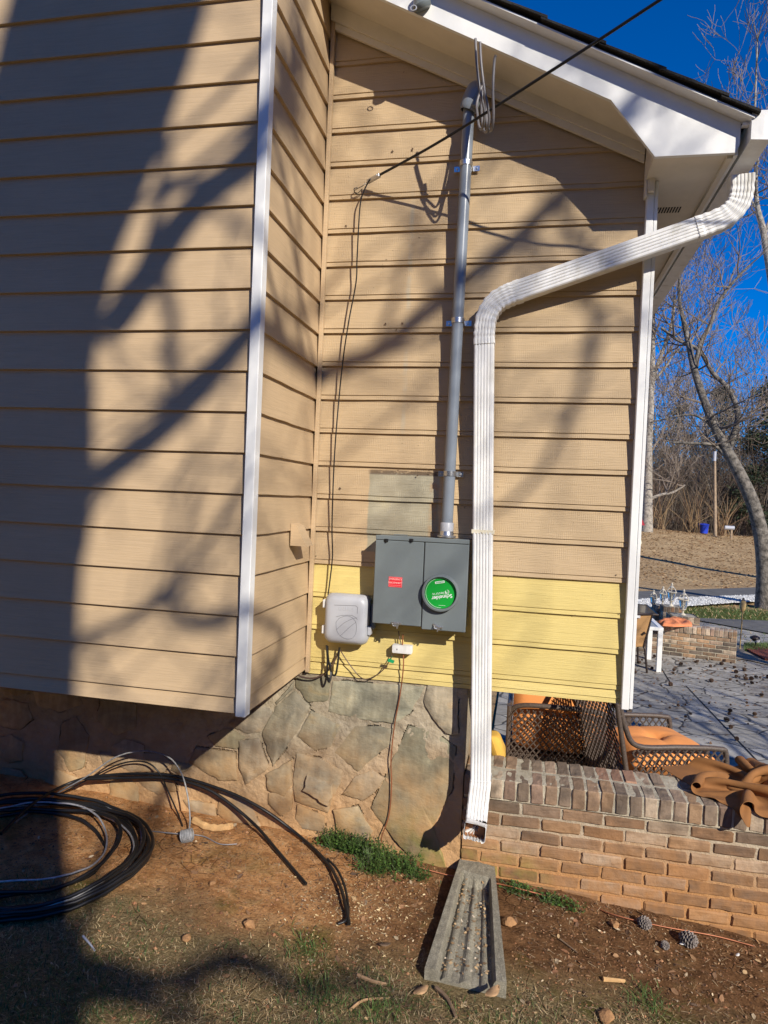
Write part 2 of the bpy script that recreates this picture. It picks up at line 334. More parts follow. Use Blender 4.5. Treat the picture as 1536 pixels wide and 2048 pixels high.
# ------------------------------------------------------------------ mesh building
ROOT = {}
class MB:
    def __init__(s): s.v = []; s.f = []; s.mi = []; s.c = []; s.cur = 0; s.col = (1, 1, 1)
    def add(s, vs, fs):
        o = len(s.v); s.v += [tuple(p) for p in vs]
        for f in fs: s.f.append(tuple(o+i for i in f)); s.mi.append(s.cur); s.c.append(s.col)
    def quad(s, a, b, c, d): s.add([a, b, c, d], [(0, 1, 2, 3)])
    def box(s, x0, x1, y0, y1, z0, z1, M4=None):
        vs = [Vector((x, y, z)) for z in (z0, z1) for y in (y0, y1) for x in (x0, x1)]
        if M4 is not None: vs = [M4 @ p for p in vs]
        s.add(vs, [(0, 2, 3, 1), (4, 5, 7, 6), (0, 1, 5, 4), (2, 6, 7, 3), (0, 4, 6, 2), (1, 3, 7, 5)])
    def bbox(s, x0, x1, y0, y1, z0, z1, b=.005, M4=None, jit=0):
        # chamfered box
        vs = []; X = (x0, x1); Y = (y0, y1); Z = (z0, z1)
        idx = {}
        for i in (0, 1):
            for j in (0, 1):
                for k in (0, 1):
                    sx, sy, sz = 1-2*i, 1-2*j, 1-2*k
                    for a, (ox, oy, oz) in enumerate(((0, b, b), (b, 0, b), (b, b, 0))):
                        p = Vector((X[i]+sx*ox + ru(-jit, jit), Y[j]+sy*oy + ru(-jit, jit), Z[k]+sz*oz + ru(-jit, jit)))
                        idx[i, j, k, a] = len(vs); vs.append(M4 @ p if M4 is not None else p)
        fs = []
        for i in (0, 1):
            q = [idx[i, 0, 0, 0], idx[i, 1, 0, 0], idx[i, 1, 1, 0], idx[i, 0, 1, 0]]; fs.append(q if i else q[::-1])
            q = [idx[0, i, 0, 1], idx[1, i, 0, 1], idx[1, i, 1, 1], idx[0, i, 1, 1]]; fs.append(q[::-1] if i else q)
            q = [idx[0, 0, i, 2], idx[1, 0, i, 2], idx[1, 1, i, 2], idx[0, 1, i, 2]]; fs.append(q if i else q[::-1])
        for i in (0, 1):
            for j in (0, 1):
                fs.append([idx[i, j, 0, 0], idx[i, j, 0, 1], idx[i, j, 1, 1], idx[i, j, 1, 0]])
                fs.append([idx[i, 0, j, 0], idx[i, 0, j, 2], idx[i, 1, j, 2], idx[i, 1, j, 0]])
                fs.append([idx[0, i, j, 1], idx[0, i, j, 2], idx[1, i, j, 2], idx[1, i, j, 1]])
                for k in (0, 1): fs.append([idx[i, j, k, 0], idx[i, j, k, 1], idx[i, j, k, 2]])
        s.add(vs, fs)
    def tube(s, pts, r, n=8, cap=True, closed=False, flat=None):
        pts = [Vector(p) for p in pts]; m = len(pts)
        if not hasattr(r, '__len__'): r = [r]*m
        ref = None; rings = []
        for i, p in enumerate(pts):
            if closed: t = pts[(i+1) % m]-pts[i-1]
            else: t = pts[min(i+1, m-1)]-pts[max(i-1, 0)]
            t = t.normalized() if t.length > 1e-9 else Vector((0, 0, 1))
            if ref is None: ref = Vector((0, 0, 1)) if abs(t.z) < .9 else Vector((1, 0, 0))
            a = (ref - t*ref.dot(t)); a = a.normalized() if a.length > 1e-6 else t.orthogonal().normalized()
            b = t.cross(a); ref = a
            rings.append([p + (a*math.cos(2*math.pi*k/n) + b*math.sin(2*math.pi*k/n)*(flat or 1))*r[i] for k in range(n)])
        vs = [q for R in rings for q in R]; fs = []
        for i in range(m if closed else m-1):
            for k in range(n):
                j = (i+1) % m; fs.append((i*n+k, i*n+(k+1) % n, j*n+(k+1) % n, j*n+k))
        if cap and not closed: fs.append(tuple(range(n))[::-1]); fs.append(tuple(range((m-1)*n, m*n)))
        s.add(vs, fs)
    def lathe(s, prof, c, n=16, M4=None):
        vs = []; m = len(prof); c = Vector(c)
        for r, z in prof:
            for k in range(n):
                a = 2*math.pi*k/n; p = Vector((r*math.cos(a), r*math.sin(a), z))
                vs.append((M4 @ p if M4 is not None else p) + c)
        fs = [(i*n+k, i*n+(k+1) % n, (i+1)*n+(k+1) % n, (i+1)*n+k) for i in range(m-1) for k in range(n)]
        fs.append(tuple(range(n))[::-1]); fs.append(tuple(range((m-1)*n, m*n)))
        s.add(vs, fs)
    def prism(s, poly, off):
        n = len(poly); off = Vector(off); a = [Vector(p) for p in poly]; b = [p+off for p in a]
        s.add(a+b, [tuple(range(n)), tuple(range(2*n-1, n-1, -1))] + [(i, n+i, n+(i+1) % n, (i+1) % n) for i in range(n)])
    def build(s, name, mats, parent=None, smooth=None, loc=None, fix=True):
        me = bpy.data.meshes.new(name)
        base = Vector(ROOT.get(parent.name, (0, 0, 0))) if parent is not None else Vector(loc or (0, 0, 0))
        me.from_pydata([(x-base.x, y-base.y, z-base.z) for x, y, z in s.v], [], s.f)
        if not isinstance(mats, (list, tuple)): mats = [mats]
        for m in mats: me.materials.append(m)
        me.polygons.foreach_set('material_index', s.mi)
        ca = me.color_attributes.new('Col', 'FLOAT_COLOR', 'CORNER')
        buf = []
        for f, c in zip(s.f, s.c): buf += [c[0], c[1], c[2], 1]*len(f)
        ca.data.foreach_set('color', buf)
        if fix and len(s.f) < 60000:
            bm = bmesh.new(); bm.from_mesh(me); bmesh.ops.recalc_face_normals(bm, faces=bm.faces); bm.to_mesh(me); bm.free()
        if smooth:
            me.polygons.foreach_set('use_smooth', [True]*len(me.polygons)); me.set_sharp_from_angle(angle=math.radians(smooth))
        me.update()
        o = bpy.data.objects.new(name, me); COL.objects.link(o)
        ROOT[o.name] = tuple(base)
        if parent is not None: o.parent = parent
        else: o.location = base
        return o
def tag(o, label, cat, group=None):
    o['label'] = label; o['category'] = cat
    if group: o['group'] = group
    return o
def struct(o): o['kind'] = 'structure'; return o
def thing(name, label, cat, loc=(0, 0, 0), group=None):
    o = bpy.data.objects.new(name, None); COL.objects.link(o); o.location = loc; o.empty_display_size = .1
    ROOT[o.name] = tuple(loc); return tag(o, label, cat, group)
def copy_tree(o, parent=None, loc=None, rz=None):
    c = o.copy(); COL.objects.link(c); ROOT[c.name] = (0, 0, 0)
    if parent is not None: c.parent = parent
    if loc is not None: c.location = loc
    if rz is not None: c.rotation_euler.z = rz
    for ch in list(o.children): copy_tree(ch, c)
    return c
def spline(pts, n=8):
    P = [Vector(p) for p in pts]; out = []
    for i in range(len(P)-1):
        a, b, c, d = P[max(i-1, 0)], P[i], P[i+1], P[min(i+2, len(P)-1)]
        for k in range(n):
            t = k/n; out.append(.5*((2*b) + (c-a)*t + (2*a-5*b+4*c-d)*t*t + (3*b-a-3*c+d)*t**3))
    out.append(P[-1]); return out
def text(name, s, size, mat, M4, parent, ext=.0004, align='CENTER', bold=0, spacing=1):
    cu = bpy.data.curves.new(name, 'FONT'); cu.body = s; cu.size = size; cu.extrude = ext; cu.align_x = align; cu.align_y = 'CENTER'; cu.offset = bold; cu.space_character = spacing
    tmp = bpy.data.objects.new(name+'_curve', cu); COL.objects.link(tmp)
    dg = bpy.context.evaluated_depsgraph_get(); me = bpy.data.meshes.new_from_object(tmp.evaluated_get(dg))
    bpy.data.objects.remove(tmp); bpy.data.curves.remove(cu)
    base = Vector(ROOT.get(parent.name, (0, 0, 0)))
    me.transform(M4); me.transform(Matrix.Translation(-base)); me.materials.clear(); me.materials.append(mat)
    o = bpy.data.objects.new(name, me); COL.objects.link(o); o.parent = parent; ROOT[o.name] = tuple(base); return o
def wallM(p, roll=0):   # text plane facing -y
    return Matrix.Translation(p) @ Matrix.Rotation(math.pi/2, 4, 'X') @ Matrix.Rotation(roll, 4, 'Z')
def nz(x, y, z=0, sc=1): return noise.noise(Vector((x*sc, y*sc, z*sc)))

#@@GROUND
# ------------------------------------------------------------------ ground
PZ = -.55                                   # patio level
def gz(x, y):
    b = -.06*x if x < 0 else -.085*x
    b += .03*nz(x, y, 3, .9) + .012*nz(x, y, 1, 4.5) + .006*nz(x, y, 5, 14)
    if y < -.25: b += .05*min(1, (-.25-y)/.8)*max(0, min(1, (-.9-x)/1.0))*.6
    return b
def grid_sheet(xs, ys, zf):
    m = MB(); nx = len(xs)
    m.v = [(x, y, zf(x, y)) for y in ys for x in xs]
    m.f = [(j*nx+i, j*nx+i+1, (j+1)*nx+i+1, (j+1)*nx+i) for j in range(len(ys)-1) for i in range(nx-1)]
    m.mi = [0]*len(m.f); m.c = [(1, 1, 1)]*len(m.f); return m
def lin(a, b, n): return [a+(b-a)*i/n for i in range(n+1)]
xs = lin(-9, -3.2, 14)[:-1] + lin(-3.2, 1.9, 190) + lin(1.9, 7, 12)[1:]
ys = lin(-16, -3.2, 20)[:-1] + lin(-3.2, -1.6, 30)[:-1] + lin(-1.6, .12, 90)
struct(grid_sheet(xs, ys, gz).build('front_yard', M['soil'], smooth=180, fix=False))
def tz(x, y):
    d = y - 20.0
    r = 0 if d < 0 else min(d/22.0, 1)
    r = r*r*(3-2*r)
    h = PZ-.03 + r*(1.05 + .25*nz(x, y, 0, .08))
    h += .45*r*math.exp(-((x-6.2)**2/9 + (y-37)**2/40))
    if y > 8: h += .03*nz(x, y, 2, .5)
    return h
xs = [-900, -300, -120, -60, -30, -15] + lin(-8, 40, 70) + [55, 80, 150, 400, 900]
ys = [-900, -300, -100, -40, -15, -4, 0] + lin(4, 60, 80) + [75, 100, 160, 300, 600, 1200]
struct(grid_sheet(xs, ys, tz).build('ground', M['terrain'], smooth=180, fix=False))
#@@HOUSE
# ------------------------------------------------------------------ house
XS, YA = -1.1393, -.8395                    # plane of the bay's side wall, plane of the bay's front
ZA, EA, ZB, EB = 1.91+H, .174426, 2.29797+H, .178
house = thing('house', 'tan clapboard house end with projecting bay, white trim and stone base', 'house', (-1, 2, 0))
def boards(m, a, b, z0, z1, out, old=False, seed=0, top=None):
    # one clapboard from a to b (xy), between z0 and z1, facing 'out'
    a = Vector((*a, 0)); b = Vector((*b, 0)); o = Vector((*out, 0)); n = 14
    prof = [(-.016, z0), (-.001, z0), (-.004, z0+.0205), (-.008, z0+.022), (.0, z0+.0245), (-.0165, z1+.012)] if old else [(-.016, z0), (0, z0), (.0, z0+.003), (-.015, z1+.012)]
    vs = []; L = (b-a).length
    for i in range(n+1):
        p = a.lerp(b, i/n)
        w = .0022*nz(i*.45, seed*7.3, 2) + .0012*nz(i*1.3, seed*3.1, 6)
        dd = .0035*nz(i*.5, seed*5.7, 9) if old else .0012*nz(i*.5, seed*5.7, 9)
        for k, (d, z) in enumerate(prof):
            q = p + o*(d + (dd if 0 < k < len(prof)-1 else 0)); q.z = z + (w if k < len(prof)-1 else 0)
            if top is not None: q.z = min(q.z, top(q.x))
            vs.append(q)
    k = len(prof)
    fs = [(i*k+j, (i+1)*k+j, (i+1)*k+j+1, i*k+j+1) for i in range(n) for j in range(k-1)]
    fs += [tuple(range(k)), tuple(range(n*k, n*k+k))]
    m.add(vs, fs)
# recessed wall (behind the meter)
tan, yel = MB(), MB()
wl = lambda x: 2.528+H - (x+1.14)*.493 + .03
for j in range(-1, 20):
    zb = ZB - j*EB if j < 19 else .975
    zt = ZB - (j-1)*EB
    if j == 19: continue
    m = yel if j >= 16 else tan
    boards(m, (XS+.012, 0), (.4985, 0), zb, zt, (0, -1), True, j, wl)
boards(yel, (XS+.012, 0), (.4985, 0), .976, ZB-18*EB, (0, -1), True, 31)
tan.build('wall', M['tan_old'], house, fix=True)['label'] = 'tan painted hardboard siding with grey unpainted patch'
yel.build('wall', M['yellow'], house, fix=True)['label'] = 'bare yellow lower siding courses'
m = MB(); m.box(-1.6, .498, .0185, .16, .972, 1.80+H); m.box(.36, .5335, .0185, 3.4, .972, 1.62+H); m.box(-1.6, .36, .16, 3.4, .972, 1.2)
m.build('wall_core', M['dark'], house)
m = MB(); n = 26
for i in range(20):          # right gable-side wall seen only from the side
    boards(m, (.537, 3.4), (.537, .1), ZB-i*EB if i < 19 else .976, ZB-(i-1)*EB, (1, 0), True, 60+i, lambda x: 1.59+H)
m.build('wall', M['tan_old'], house)
for k, (u, v, r) in enumerate(((785, 303, .006), (825, 299, .008), (692, 452, .006), (771, 648, .007), (805, 647, .006), (793, 660, .004), (680, 977, .007), (796, 941, .005), (835, 951, .006), (788, 938, .003), (1232, 1150, .004), (1239, 1227, .004), (860, 945, .004), (632, 1112, .004), (1150, 1230, .003))):
    p = at(u, v, .0); m = MB(); random.seed(k)
    m.add([p+Vector((0, -.0032, 0))]+[p+Vector((r*math.cos(q*.7)*ru(.5, 1.3), -.003, r*math.sin(q*.7)*ru(.5, 1.3))) for q in range(9)], [(0, 1+q, 1+(q+1) % 9) for q in range(9)])
    m.add([p+Vector((-.4*r, -.004, -.3*r)), p+Vector((.5*r, -.002, .1*r)), p+Vector((.3*r, -.009, .7*r))], [(0, 1, 2)])
    m.build('nail_hole', M['stick'], house)
# bay
m = MB(); s = MB()
for k in range(-9, 18):
    zb = ZA-k*EA if k < 17 else 1.0
    zt = ZA-(k-1)*EA
    boards(m, (-5.2, YA), (XS-.0375, YA), zb, zt, (0, -1), False, k+100)
    boards(s, (XS, YA+.035), (XS, .0), zb, zt, (1, 0), False, k+200)
m.build('wall', M['tan'], house)['label'] = 'front clapboards of the projecting bay'
s.build('wall', M['tan'], house)['label'] = 'side clapboards of the projecting bay'
m = MB(); m.box(-5.2, XS-.018, YA+.018, 3.4, 1.003, 5.55); m.build('bay_core', M['dark'], house)
m = MB(); m.box(-5.3, XS+.3, YA-.3, 3.6, 5.551, 5.62); m.build('roof', M['shingle'], house)['label'] = 'eave over the bay'
m = MB(); m.box(-5.2, XS-.016, YA+.0165, .014, .992, 1.002); m.build('bay_floor', M['leather'], house)
# corner boards
m = MB(); m.bbox(XS-.036, XS+.009, YA-.02, YA+.034, .992, 5.5, .003); m.build('corner_board', M['white'], house)
m = MB(); m.bbox(.499, .5345, -.03, .085, .955, 1.66+H, .003); m.bbox(.536, .552, -.028, .1, .96, 1.59+H, .002); m.build('corner_board', M['white'], house)
m = MB(); m.bbox(XS+.0, XS+.022, -.024, .0, .985, 2.62+H, .002); m.build('corner_trim', M['tan'], house)
# roof : rake runs down to the right, eave on the right side
def rz(x): return 1.855+H - (x-.288)*.519      # lower edge of the rake fascia
YF = -.28
xr = .868
m = MB()
m.prism([(XS, YF, rz(XS)), (.288, YF, rz(.288)), (.49, YF, 1.588+H), (.826, YF, 1.586+H), (.842, YF, 1.62+H), (.842, YF, rz(.842)+.149), (XS, YF, rz(XS)+.149)], (0, .022, 0))
m.prism([(.824, YF+.022, 1.584+H), (.842, YF+.022, 1.584+H), (.842, YF+.022, rz(.842)+.11), (.824, YF+.022, rz(.824)+.11)], (0, 4.6, 0))
m.build('fascia', M['white'], house)
m = MB()      # sloped rake soffit and flat eave soffit
XE = .486; a, b = rz(XS)+.012, rz(XE)+.012
m.prism([(XS, YF+.022, a), (XE, YF+.022, b), (XE, YF+.022, b+.012), (XS, YF+.022, a+.012)], (0, .30, 0))
m.box(.489, .824, YF+.022, 4.3, 1.592+H, 1.604+H)
m.box(.487, .492, YF+.0225, -.034, 1.604+H, rz(.49)+.02)
m.prism([(XS, -.02, wl(XS)-.07), (.48, -.02, wl(.48)-.07), (.48, -.02, wl(.48)+.05), (XS, -.02, wl(XS)+.05)], (0, .0185, 0))
m.prism([(XS, -.034, wl(XS)-.035), (.48, -.034, wl(.48)-.035), (.48, -.034, wl(.48)+.05), (XS, -.034, wl(XS)+.05)], (0, .0135, 0))
m.box(.80, .8235, YF+.03, 4.2, 1.575+H, 1.591+H)
m.bbox(.4865, .4985, -.05, .0, 1.51+H, 1.76+H, .002); m.bbox(.4985, .53, -.06, -.032, 1.53+H, 1.60+H, .002)
m.build('soffit', M['soffit'], house)
m = MB()
for i in range(9): m.bbox(.60+i*.014, .607+i*.014, .29, .36, 1.5895+H, 1.5915+H, .0005)
m.build('soffit_vent', M['dark'], house)
m = MB()
def slab(x0, x1, y0, y1, d0, d1):
    m.prism([(x0, y0, rz(x0)+d0), (x1, y0, rz(x1)+d0), (x1, y0, rz(x1)+d1), (x0, y0, rz(x0)+d1)], (0, y1-y0, 0))
slab(XS, xr, YF-.062, 4.5, .1585, .168)
roof = m.build('roof', M['shingle'], house)
m = MB(); x = xr+.03; i = 0
while x > XS+.1:
    x0 = max(XS+.01, x-.16); jy = ru(-.012, .012)
    h = .169+.006*(i % 2)
    segs = [YF-.085+jy*.25] + [YF+.15+.24*q+ru(-.02, .02) for q in range(18)]
    for q in range(len(segs)-1):
        d = ru(0, .004)
        m.prism([(x0, segs[q], rz(x0)+h+d), (x, segs[q], rz(x)+h+.004+d), (x, segs[q], rz(x)+h+.017+d), (x0, segs[q], rz(x0)+h+.009+d)], (0, segs[q+1]-segs[q]-.004, 0))
    x -= .13; i += 1
m.build('shingles', M['shingle'], roof)
m = MB(); slab(XS, xr+.012, YF-.066, YF+.01, .150, .158); m.build('drip_edge', M['white'], roof)
# gutter
m = MB(); gp_ = [(.87, 1.612), (.95, 1.606), (.962, 1.64), (.985, 1.668), (.992, 1.722), (.978, 1.732), (.978, 1.728), (.985, 1.72), (.978, 1.672), (.955, 1.645), (.946, 1.612), (.873, 1.617), (.873, 1.728), (.87, 1.735)]
m.prism([(x, YF-.055, z+H) for x, z in gp_], (0, 4.8, 0))
m.prism([(x, YF-.058, z+H) for x, z in gp_[:6]]+[(.87, YF-.058, 1.735+H)], (0, .003, 0))
m.box(.843, .87, YF-.03, YF-.0, 1.69+H, 1.70+H)
m.build('gutter', M['alu_white'], house)
# vent hood on the bay's side wall
m = MB(); c = atx(588, 1072, XS); cy_, cz = c.y, c.z
m.prism([(XS+.001, cy_-.055, cz+.065), (XS+.03, cy_-.055, cz+.055), (XS+.085, cy_-.055, cz-.045), (XS+.001, cy_-.055, cz-.045)], (0, .004, 0))
m.prism([(XS+.001, cy_+.051, cz+.065), (XS+.03, cy_+.051, cz+.055), (XS+.085, cy_+.051, cz-.045), (XS+.001, cy_+.051, cz-.045)], (0, .004, 0))
m.prism([(XS+.001, cy_-.051, cz+.065), (XS+.03, cy_-.051, cz+.055), (XS+.085, cy_-.051, cz-.045), (XS+.082, cy_-.051, cz-.045), (XS+.028, cy_-.051, cz+.051), (XS+.001, cy_-.051, cz+.061)], (0, .102, 0))
m.build('vent_hood', M['tan'], house)

# stone foundation
m = MB(); m.box(-6, -.262, .038, .4, -.5, .972); m.box(-.40, -.262, .4, 3.2, -.7, .972)
fm = m
def z7(x, y): return (350+x/2.363, 1300+y/2.363)
def z8(x, y): return (x/2.194, 1400+y/2.194)
stones = [
 [z7(*p) for p in ((742, 150), (1050, 165), (1180, 175), (1110, 300), (1035, 352), (860, 325), (722, 295))],
 [z7(*p) for p in ((570, 135), (735, 130), (720, 240), (630, 250), (568, 180))],
 [z7(*p) for p in ((1195, 165), (1335, 180), (1335, 400), (1280, 398), (1220, 330), (1175, 250))],
 [z7(*p) for p in ((565, 195), (635, 270), (580, 380), (460, 555), (410, 400), (470, 270))],
 [z7(*p) for p in ((640, 290), (778, 358), (735, 460), (660, 478), (575, 410))],
 [z7(*p) for p in ((850, 362), (1028, 372), (1010, 450), (865, 578), (752, 488))],
 [z7(*p) for p in ((1100, 360), (1200, 380), (1325, 460), (1310, 660), (1220, 830), (1280, 1030), (1165, 1030), (1060, 930), (925, 750), (1010, 560))],
 [z7(*p) for p in ((572, 490), (690, 520), (790, 570), (778, 640), (750, 690), (720, 775), (568, 720), (555, 620))],
 [z7(*p) for p in ((625, 590), (745, 630), (748, 690), (728, 736), (605, 660))],
 [z7(*p) for p in ((930, 570), (990, 610), (940, 680), (880, 715), (785, 685), (850, 600))],
 [z7(*p) for p in ((548, 520), (550, 640), (520, 700), (435, 665), (425, 590))],
 [z7(*p) for p in ((440, 680), (552, 655), (548, 760), (500, 790), (440, 730))],
 [z7(*p) for p in ((575, 735), (705, 790), (700, 865), (600, 850), (565, 800))],
 [z7(*p) for p in ((745, 760), (860, 740), (935, 860), (880, 930), (760, 850))],
 [z7(*p) for p in ((100, 460), (280, 490), (290, 620), (200, 620), (60, 530))],
 [z7(*p) for p in ((250, 350), (400, 265), (470, 280), (400, 390), (340, 400))],
 [z7(*p) for p in ((300, 430), (395, 420), (440, 560), (330, 640), (300, 560))],
 [z7(*p) for p in ((150, 410), (240, 370), (330, 415), (290, 470), (190, 460))],
 [z7(*p) for p in ((470, 250), (560, 150), (555, 185), (480, 262))],
 [z8(*p) for p in ((590, 340), (750, 330), (770, 400), (690, 420), (620, 380))],
 [z8(*p) for p in ((430, 235), (540, 235), (510, 290), (450, 295))],
 [z8(*p) for p in ((285, 205), (375, 205), (360, 300), (300, 318), (275, 270))],
 [z8(*p) for p in ((560, 230), (700, 240), (745, 270), (720, 320), (580, 315), (560, 280))],
 [z8(*p) for p in ((760, 270), (830, 285), (840, 300), (780, 330), (745, 310))],
 [z8(*p) for p in ((800, 440), (940, 460), (945, 520), (830, 490))],
 [z8(*p) for p in ((960, 400), (1090, 440), (1140, 560), (1010, 545), (950, 500))],
]
random.seed(21)
x0 = -2.1                     # darker left part, never fully lit
while x0 > -5.8:
    zz = .0
    while zz < .95:
        ww, hh = ru(.22, .42), ru(.2, .34)
        cx_, cz_ = x0-ww*.5+ru(-.04, .04), zz+hh*.5
        stones.append([('w', cx_+ww*.46*math.cos(a+q)*ru(.85, 1.1), cz_+hh*.47*math.sin(a+q)*ru(.85, 1.1)) for q in (ru(0, 1),) for a in (0, 1.1, 2.0, 3.2, 4.2, 5.2)])
        zz += hh
    x0 -= .36
from mathutils import kdtree
PER = []
m = MB()
for si, poly in enumerate(stones):
    P = [Vector((p[1], 0, p[2])) if p[0] == 'w' else at(p[0], p[1], -.004) for p in poly]
    den = []
    for i in range(len(P)):
        a, b = P[i], P[(i+1) % len(P)]; L = (b-a).length; k = max(2, int(L/.022))
        for q in range(k):
            p = a.lerp(b, q/k); am = .009 if q else .003
            den.append(Vector((p.x+am*nz(p.x, p.z, si, 26), 0, p.z+am*nz(p.z, p.x, si+9, 26))))
    c = sum(den, Vector())/len(den); PER += [(p.x, p.z) for p in den] + [((p.x+q.x)/2, (p.z+q.z)/2) for p, q in zip(den, den[1:]+den[:1])]
    hgt = ru(.006, .015); tx, tz_ = ru(-.02, .02), ru(-.02, .02)
    if si == 8: hgt = .034
    g = ru(.75, 1.25); m.col = (g*ru(.93, 1.08), g, g*ru(.9, 1.05))
    n = len(den); r0 = [Vector((p.x, .02, p.z)) for p in den]
    def hy(p, k): return .012-(hgt*k + (p.x-c.x)*tx + (p.z-c.z)*tz_)
    r1 = [Vector((p.x, hy(p, .72), p.z)) for p in den]
    r2 = []
    for p in den:
        d = c-p; q = p + d.normalized()*min(.005, d.length*.3); r2.append(Vector((q.x, hy(q, 1), q.z)))
    r3 = [Vector((p.x+(c.x-p.x)*.5, hy(p, 1.0)-.002-.004*abs(nz(p.x, p.z, si, 8)), p.z+(c.z-p.z)*.5)) for p in den]
    vs = r0+r1+r2+r3+[Vector((c.x, hy(c, 1)-.003, c.z))]
    fs = [(k*n+i, k*n+(i+1) % n, (k+1)*n+(i+1) % n, (k+1)*n+i) for k in range(3) for i in range(n)] + [(3*n+i, 3*n+(i+1) % n, 4*n) for i in range(n)]
    m.add(vs, fs)
def mort(x, z): return .012 + .010*nz(x, z, 4, 6) + .006*nz(x, z, 8, 17) + .0025*nz(x, z, 2, 55)
gx, gzz = lin(-6, -3.2, 60)[:-1]+lin(-3.2, -2.2, 120)[:-1]+lin(-2.2, -.262, 430), lin(-.3, .972, 290)
kd = kdtree.KDTree(len(PER))
for i_, (x, z) in enumerate(PER): kd.insert((x, 0, z), i_)
kd.balance()
def mort2(x, z):
    y = mort(x, z); d = kd.find((x, 0, z))[2]
    if d < .0055 and nz(x, z, 12, 5)+.3*nz(x, z, 3, 25) > .2: y = .03
    return min(.036, y)
fm.add([(x, mort2(x, z), z) for z in gzz for x in gx], [(j*len(gx)+i, j*len(gx)+i+1, (j+1)*len(gx)+i+1, (j+1)*len(gx)+i) for j in range(len(gzz)-1) for i in range(len(gx)-1)])
found = fm.build('foundation', M['mortar'], house, smooth=70); found['label'] = 'irregular flagstone foundation with smeared mortar'
st = m.build('flagstone_facing', M['stone'], found, smooth=50)
#@@BRICK
# ------------------------------------------------------------------ brick walls
BR = [(.25, .165, .105), (.21, .14, .09), (.155, .115, .082), (.30, .19, .11), (.27, .155, .085), (.125, .097, .074), (.36, .28, .20), (.28, .20, .14), (.115, .09, .07)]
def brick_wall(name, label, x0, x1, y0, thick, z0, courses, cap_h, mat, mmat, ang=0, org=(0, 0), seed=3, pale=1.0, jit=.0022, rough=False):
    random.seed(seed)
    M4 = Matrix.Translation((org[0], org[1], 0)) @ Matrix.Rotation(ang, 4, 'Z')
    root = thing(name, label, 'brick wall', tuple(M4 @ Vector(((x0+x1)/2, y0+thick/2, z0))))
    bm_, mm = MB(), MB(); ch = .0677; top = z0+courses*ch
    mm.bbox(x0+.004, x1-.004, y0+.008, y0+thick-.008, z0-.15, top, .002, M4)
    for c in range(courses):
        z = z0+c*ch; off = 0 if c % 2 else -.1015
        x = x0+off
        while x < x1:
            a, b = max(x, x0), min(x+.191, x1)
            if b-a > .03:
                k = random.choice(BR); g = ru(.8, 1.25)*pale; bm_.col = sc3(k, g)
                for yy0, yy1 in ((y0+ru(-.003, .002), y0+.09), (y0+thick-.09, y0+thick+ru(-.002, .003))):
                    bm_.bbox(a, b, yy0, yy1, z+.0015+ru(0, .002), z+.0565+ru(-.0015, .001), ru(.004, .0075), M4, jit)
            x += .203
    x = x0
    while x < x1-.03:
        for q, (ya, yb) in enumerate(((y0-.012, y0+thick*.44), (y0+thick*.5, y0+thick+.008))):
            k = random.choice(BR); g = ru(.8, 1.2)*pale*1.05; bm_.col = sc3(tuple(max(c_, f_) for c_, f_ in zip(k, (.19, .14, .10))), g*1.12)
            bm_.bbox(x+.002, x+.0605, ya+ru(-.003, .003), yb+ru(-.004, .004), top+.006, top+cap_h+ru(-.003, .003), ru(.003, .006), M4, jit*.7)
        x += .0685
    mm.bbox(x0+.003, x1-.003, y0-.004, y0+thick+.002, top-.004, top+cap_h-.003, .003, M4)
    bo = bm_.build('bricks', mat, root); mm.build('mortar', mmat, root)
    if rough:
        sb = bo.modifiers.new('fine', 'SUBSURF'); sb.subdivision_type = 'SIMPLE'; sb.levels = sb.render_levels = 2
        tx = bpy.data.textures.new('brick_wear', 'CLOUDS'); tx.noise_scale = .035; tx.noise_depth = 3
        dm = bo.modifiers.new('wear', 'DISPLACE'); dm.texture = tx; dm.strength = .010; dm.mid_level = .52; dm.texture_coords = 'LOCAL'
    return root
brick_wall('brick_wall', 'low brown brick wall beside the stone foundation, jacket lying on its top', -.258, 4.2, 0., .33, .42-9*.0677, 9, .105, M['brick'], M['bmortar'], jit=.0035, rough=True)
p1 = atz(1324.5, 1308, PZ); p2 = atz(1471.6, 1327, PZ)
d = p2-p1; ang = math.atan2(d.y, d.x); L = d.length
brick_wall('brick_wall', 'far low brick wall across the patio with coral cloth on top', -1.6, L, 0, .3, PZ, 6, .11, M['brick2'], M['bmortar2'], ang, (p1.x, p1.y), 5, 1.45)
#@@METER
# ------------------------------------------------------------------ meter box
D = .125
tl, br = at(752, 1070, -D), at(930, 1262, -D)
bx0, bx1, bz0, bz1 = tl.x, br.x+.002, br.z+.004, tl.z-.002
meter = thing('meter_box', 'grey steel electric meter panel with green round label', 'meter box', ((bx0+bx1)/2, 0, bz0))
m = MB(); m.bbox(bx0+.003, bx1-.003, -D+.006, -.001, bz0+.003, bz1, .004); m.build('enclosure', M['boxgrey'], meter)
sx = at(846, 1165, -D).x
m = MB(); m.bbox(bx0, sx-.0025, -D-.004, -D+.0055, bz0, bz1-.022, .003); cov = m.build('cover', M['boxgrey'], meter)
m = MB(); m.bbox(sx+.0025, bx1, -D-.004, -D+.0055, bz0-.012, bz1-.022, .003); cov2 = m.build('cover', M['boxgrey'], meter)
m = MB(); m.bbox(bx0, bx1, -D-.006, -D+.0055, bz1-.020, bz1+.003, .003); m.box(bx0+.08, bx0+.15, -.05, -.03, bz1+.003, bz1+.007); m.build('top_flange', M['boxgrey'], meter)
m = MB(); m.box(sx-.0025, sx+.0025, -D, -D+.0055, bz0, bz1-.021); m.box(bx0+.003, bx1-.003, -D, -D+.0055, bz1-.0219, bz1-.0201); m.build('seam_gap', M['gap'], meter)  # near-black strips stand in for the shade inside the cover seams
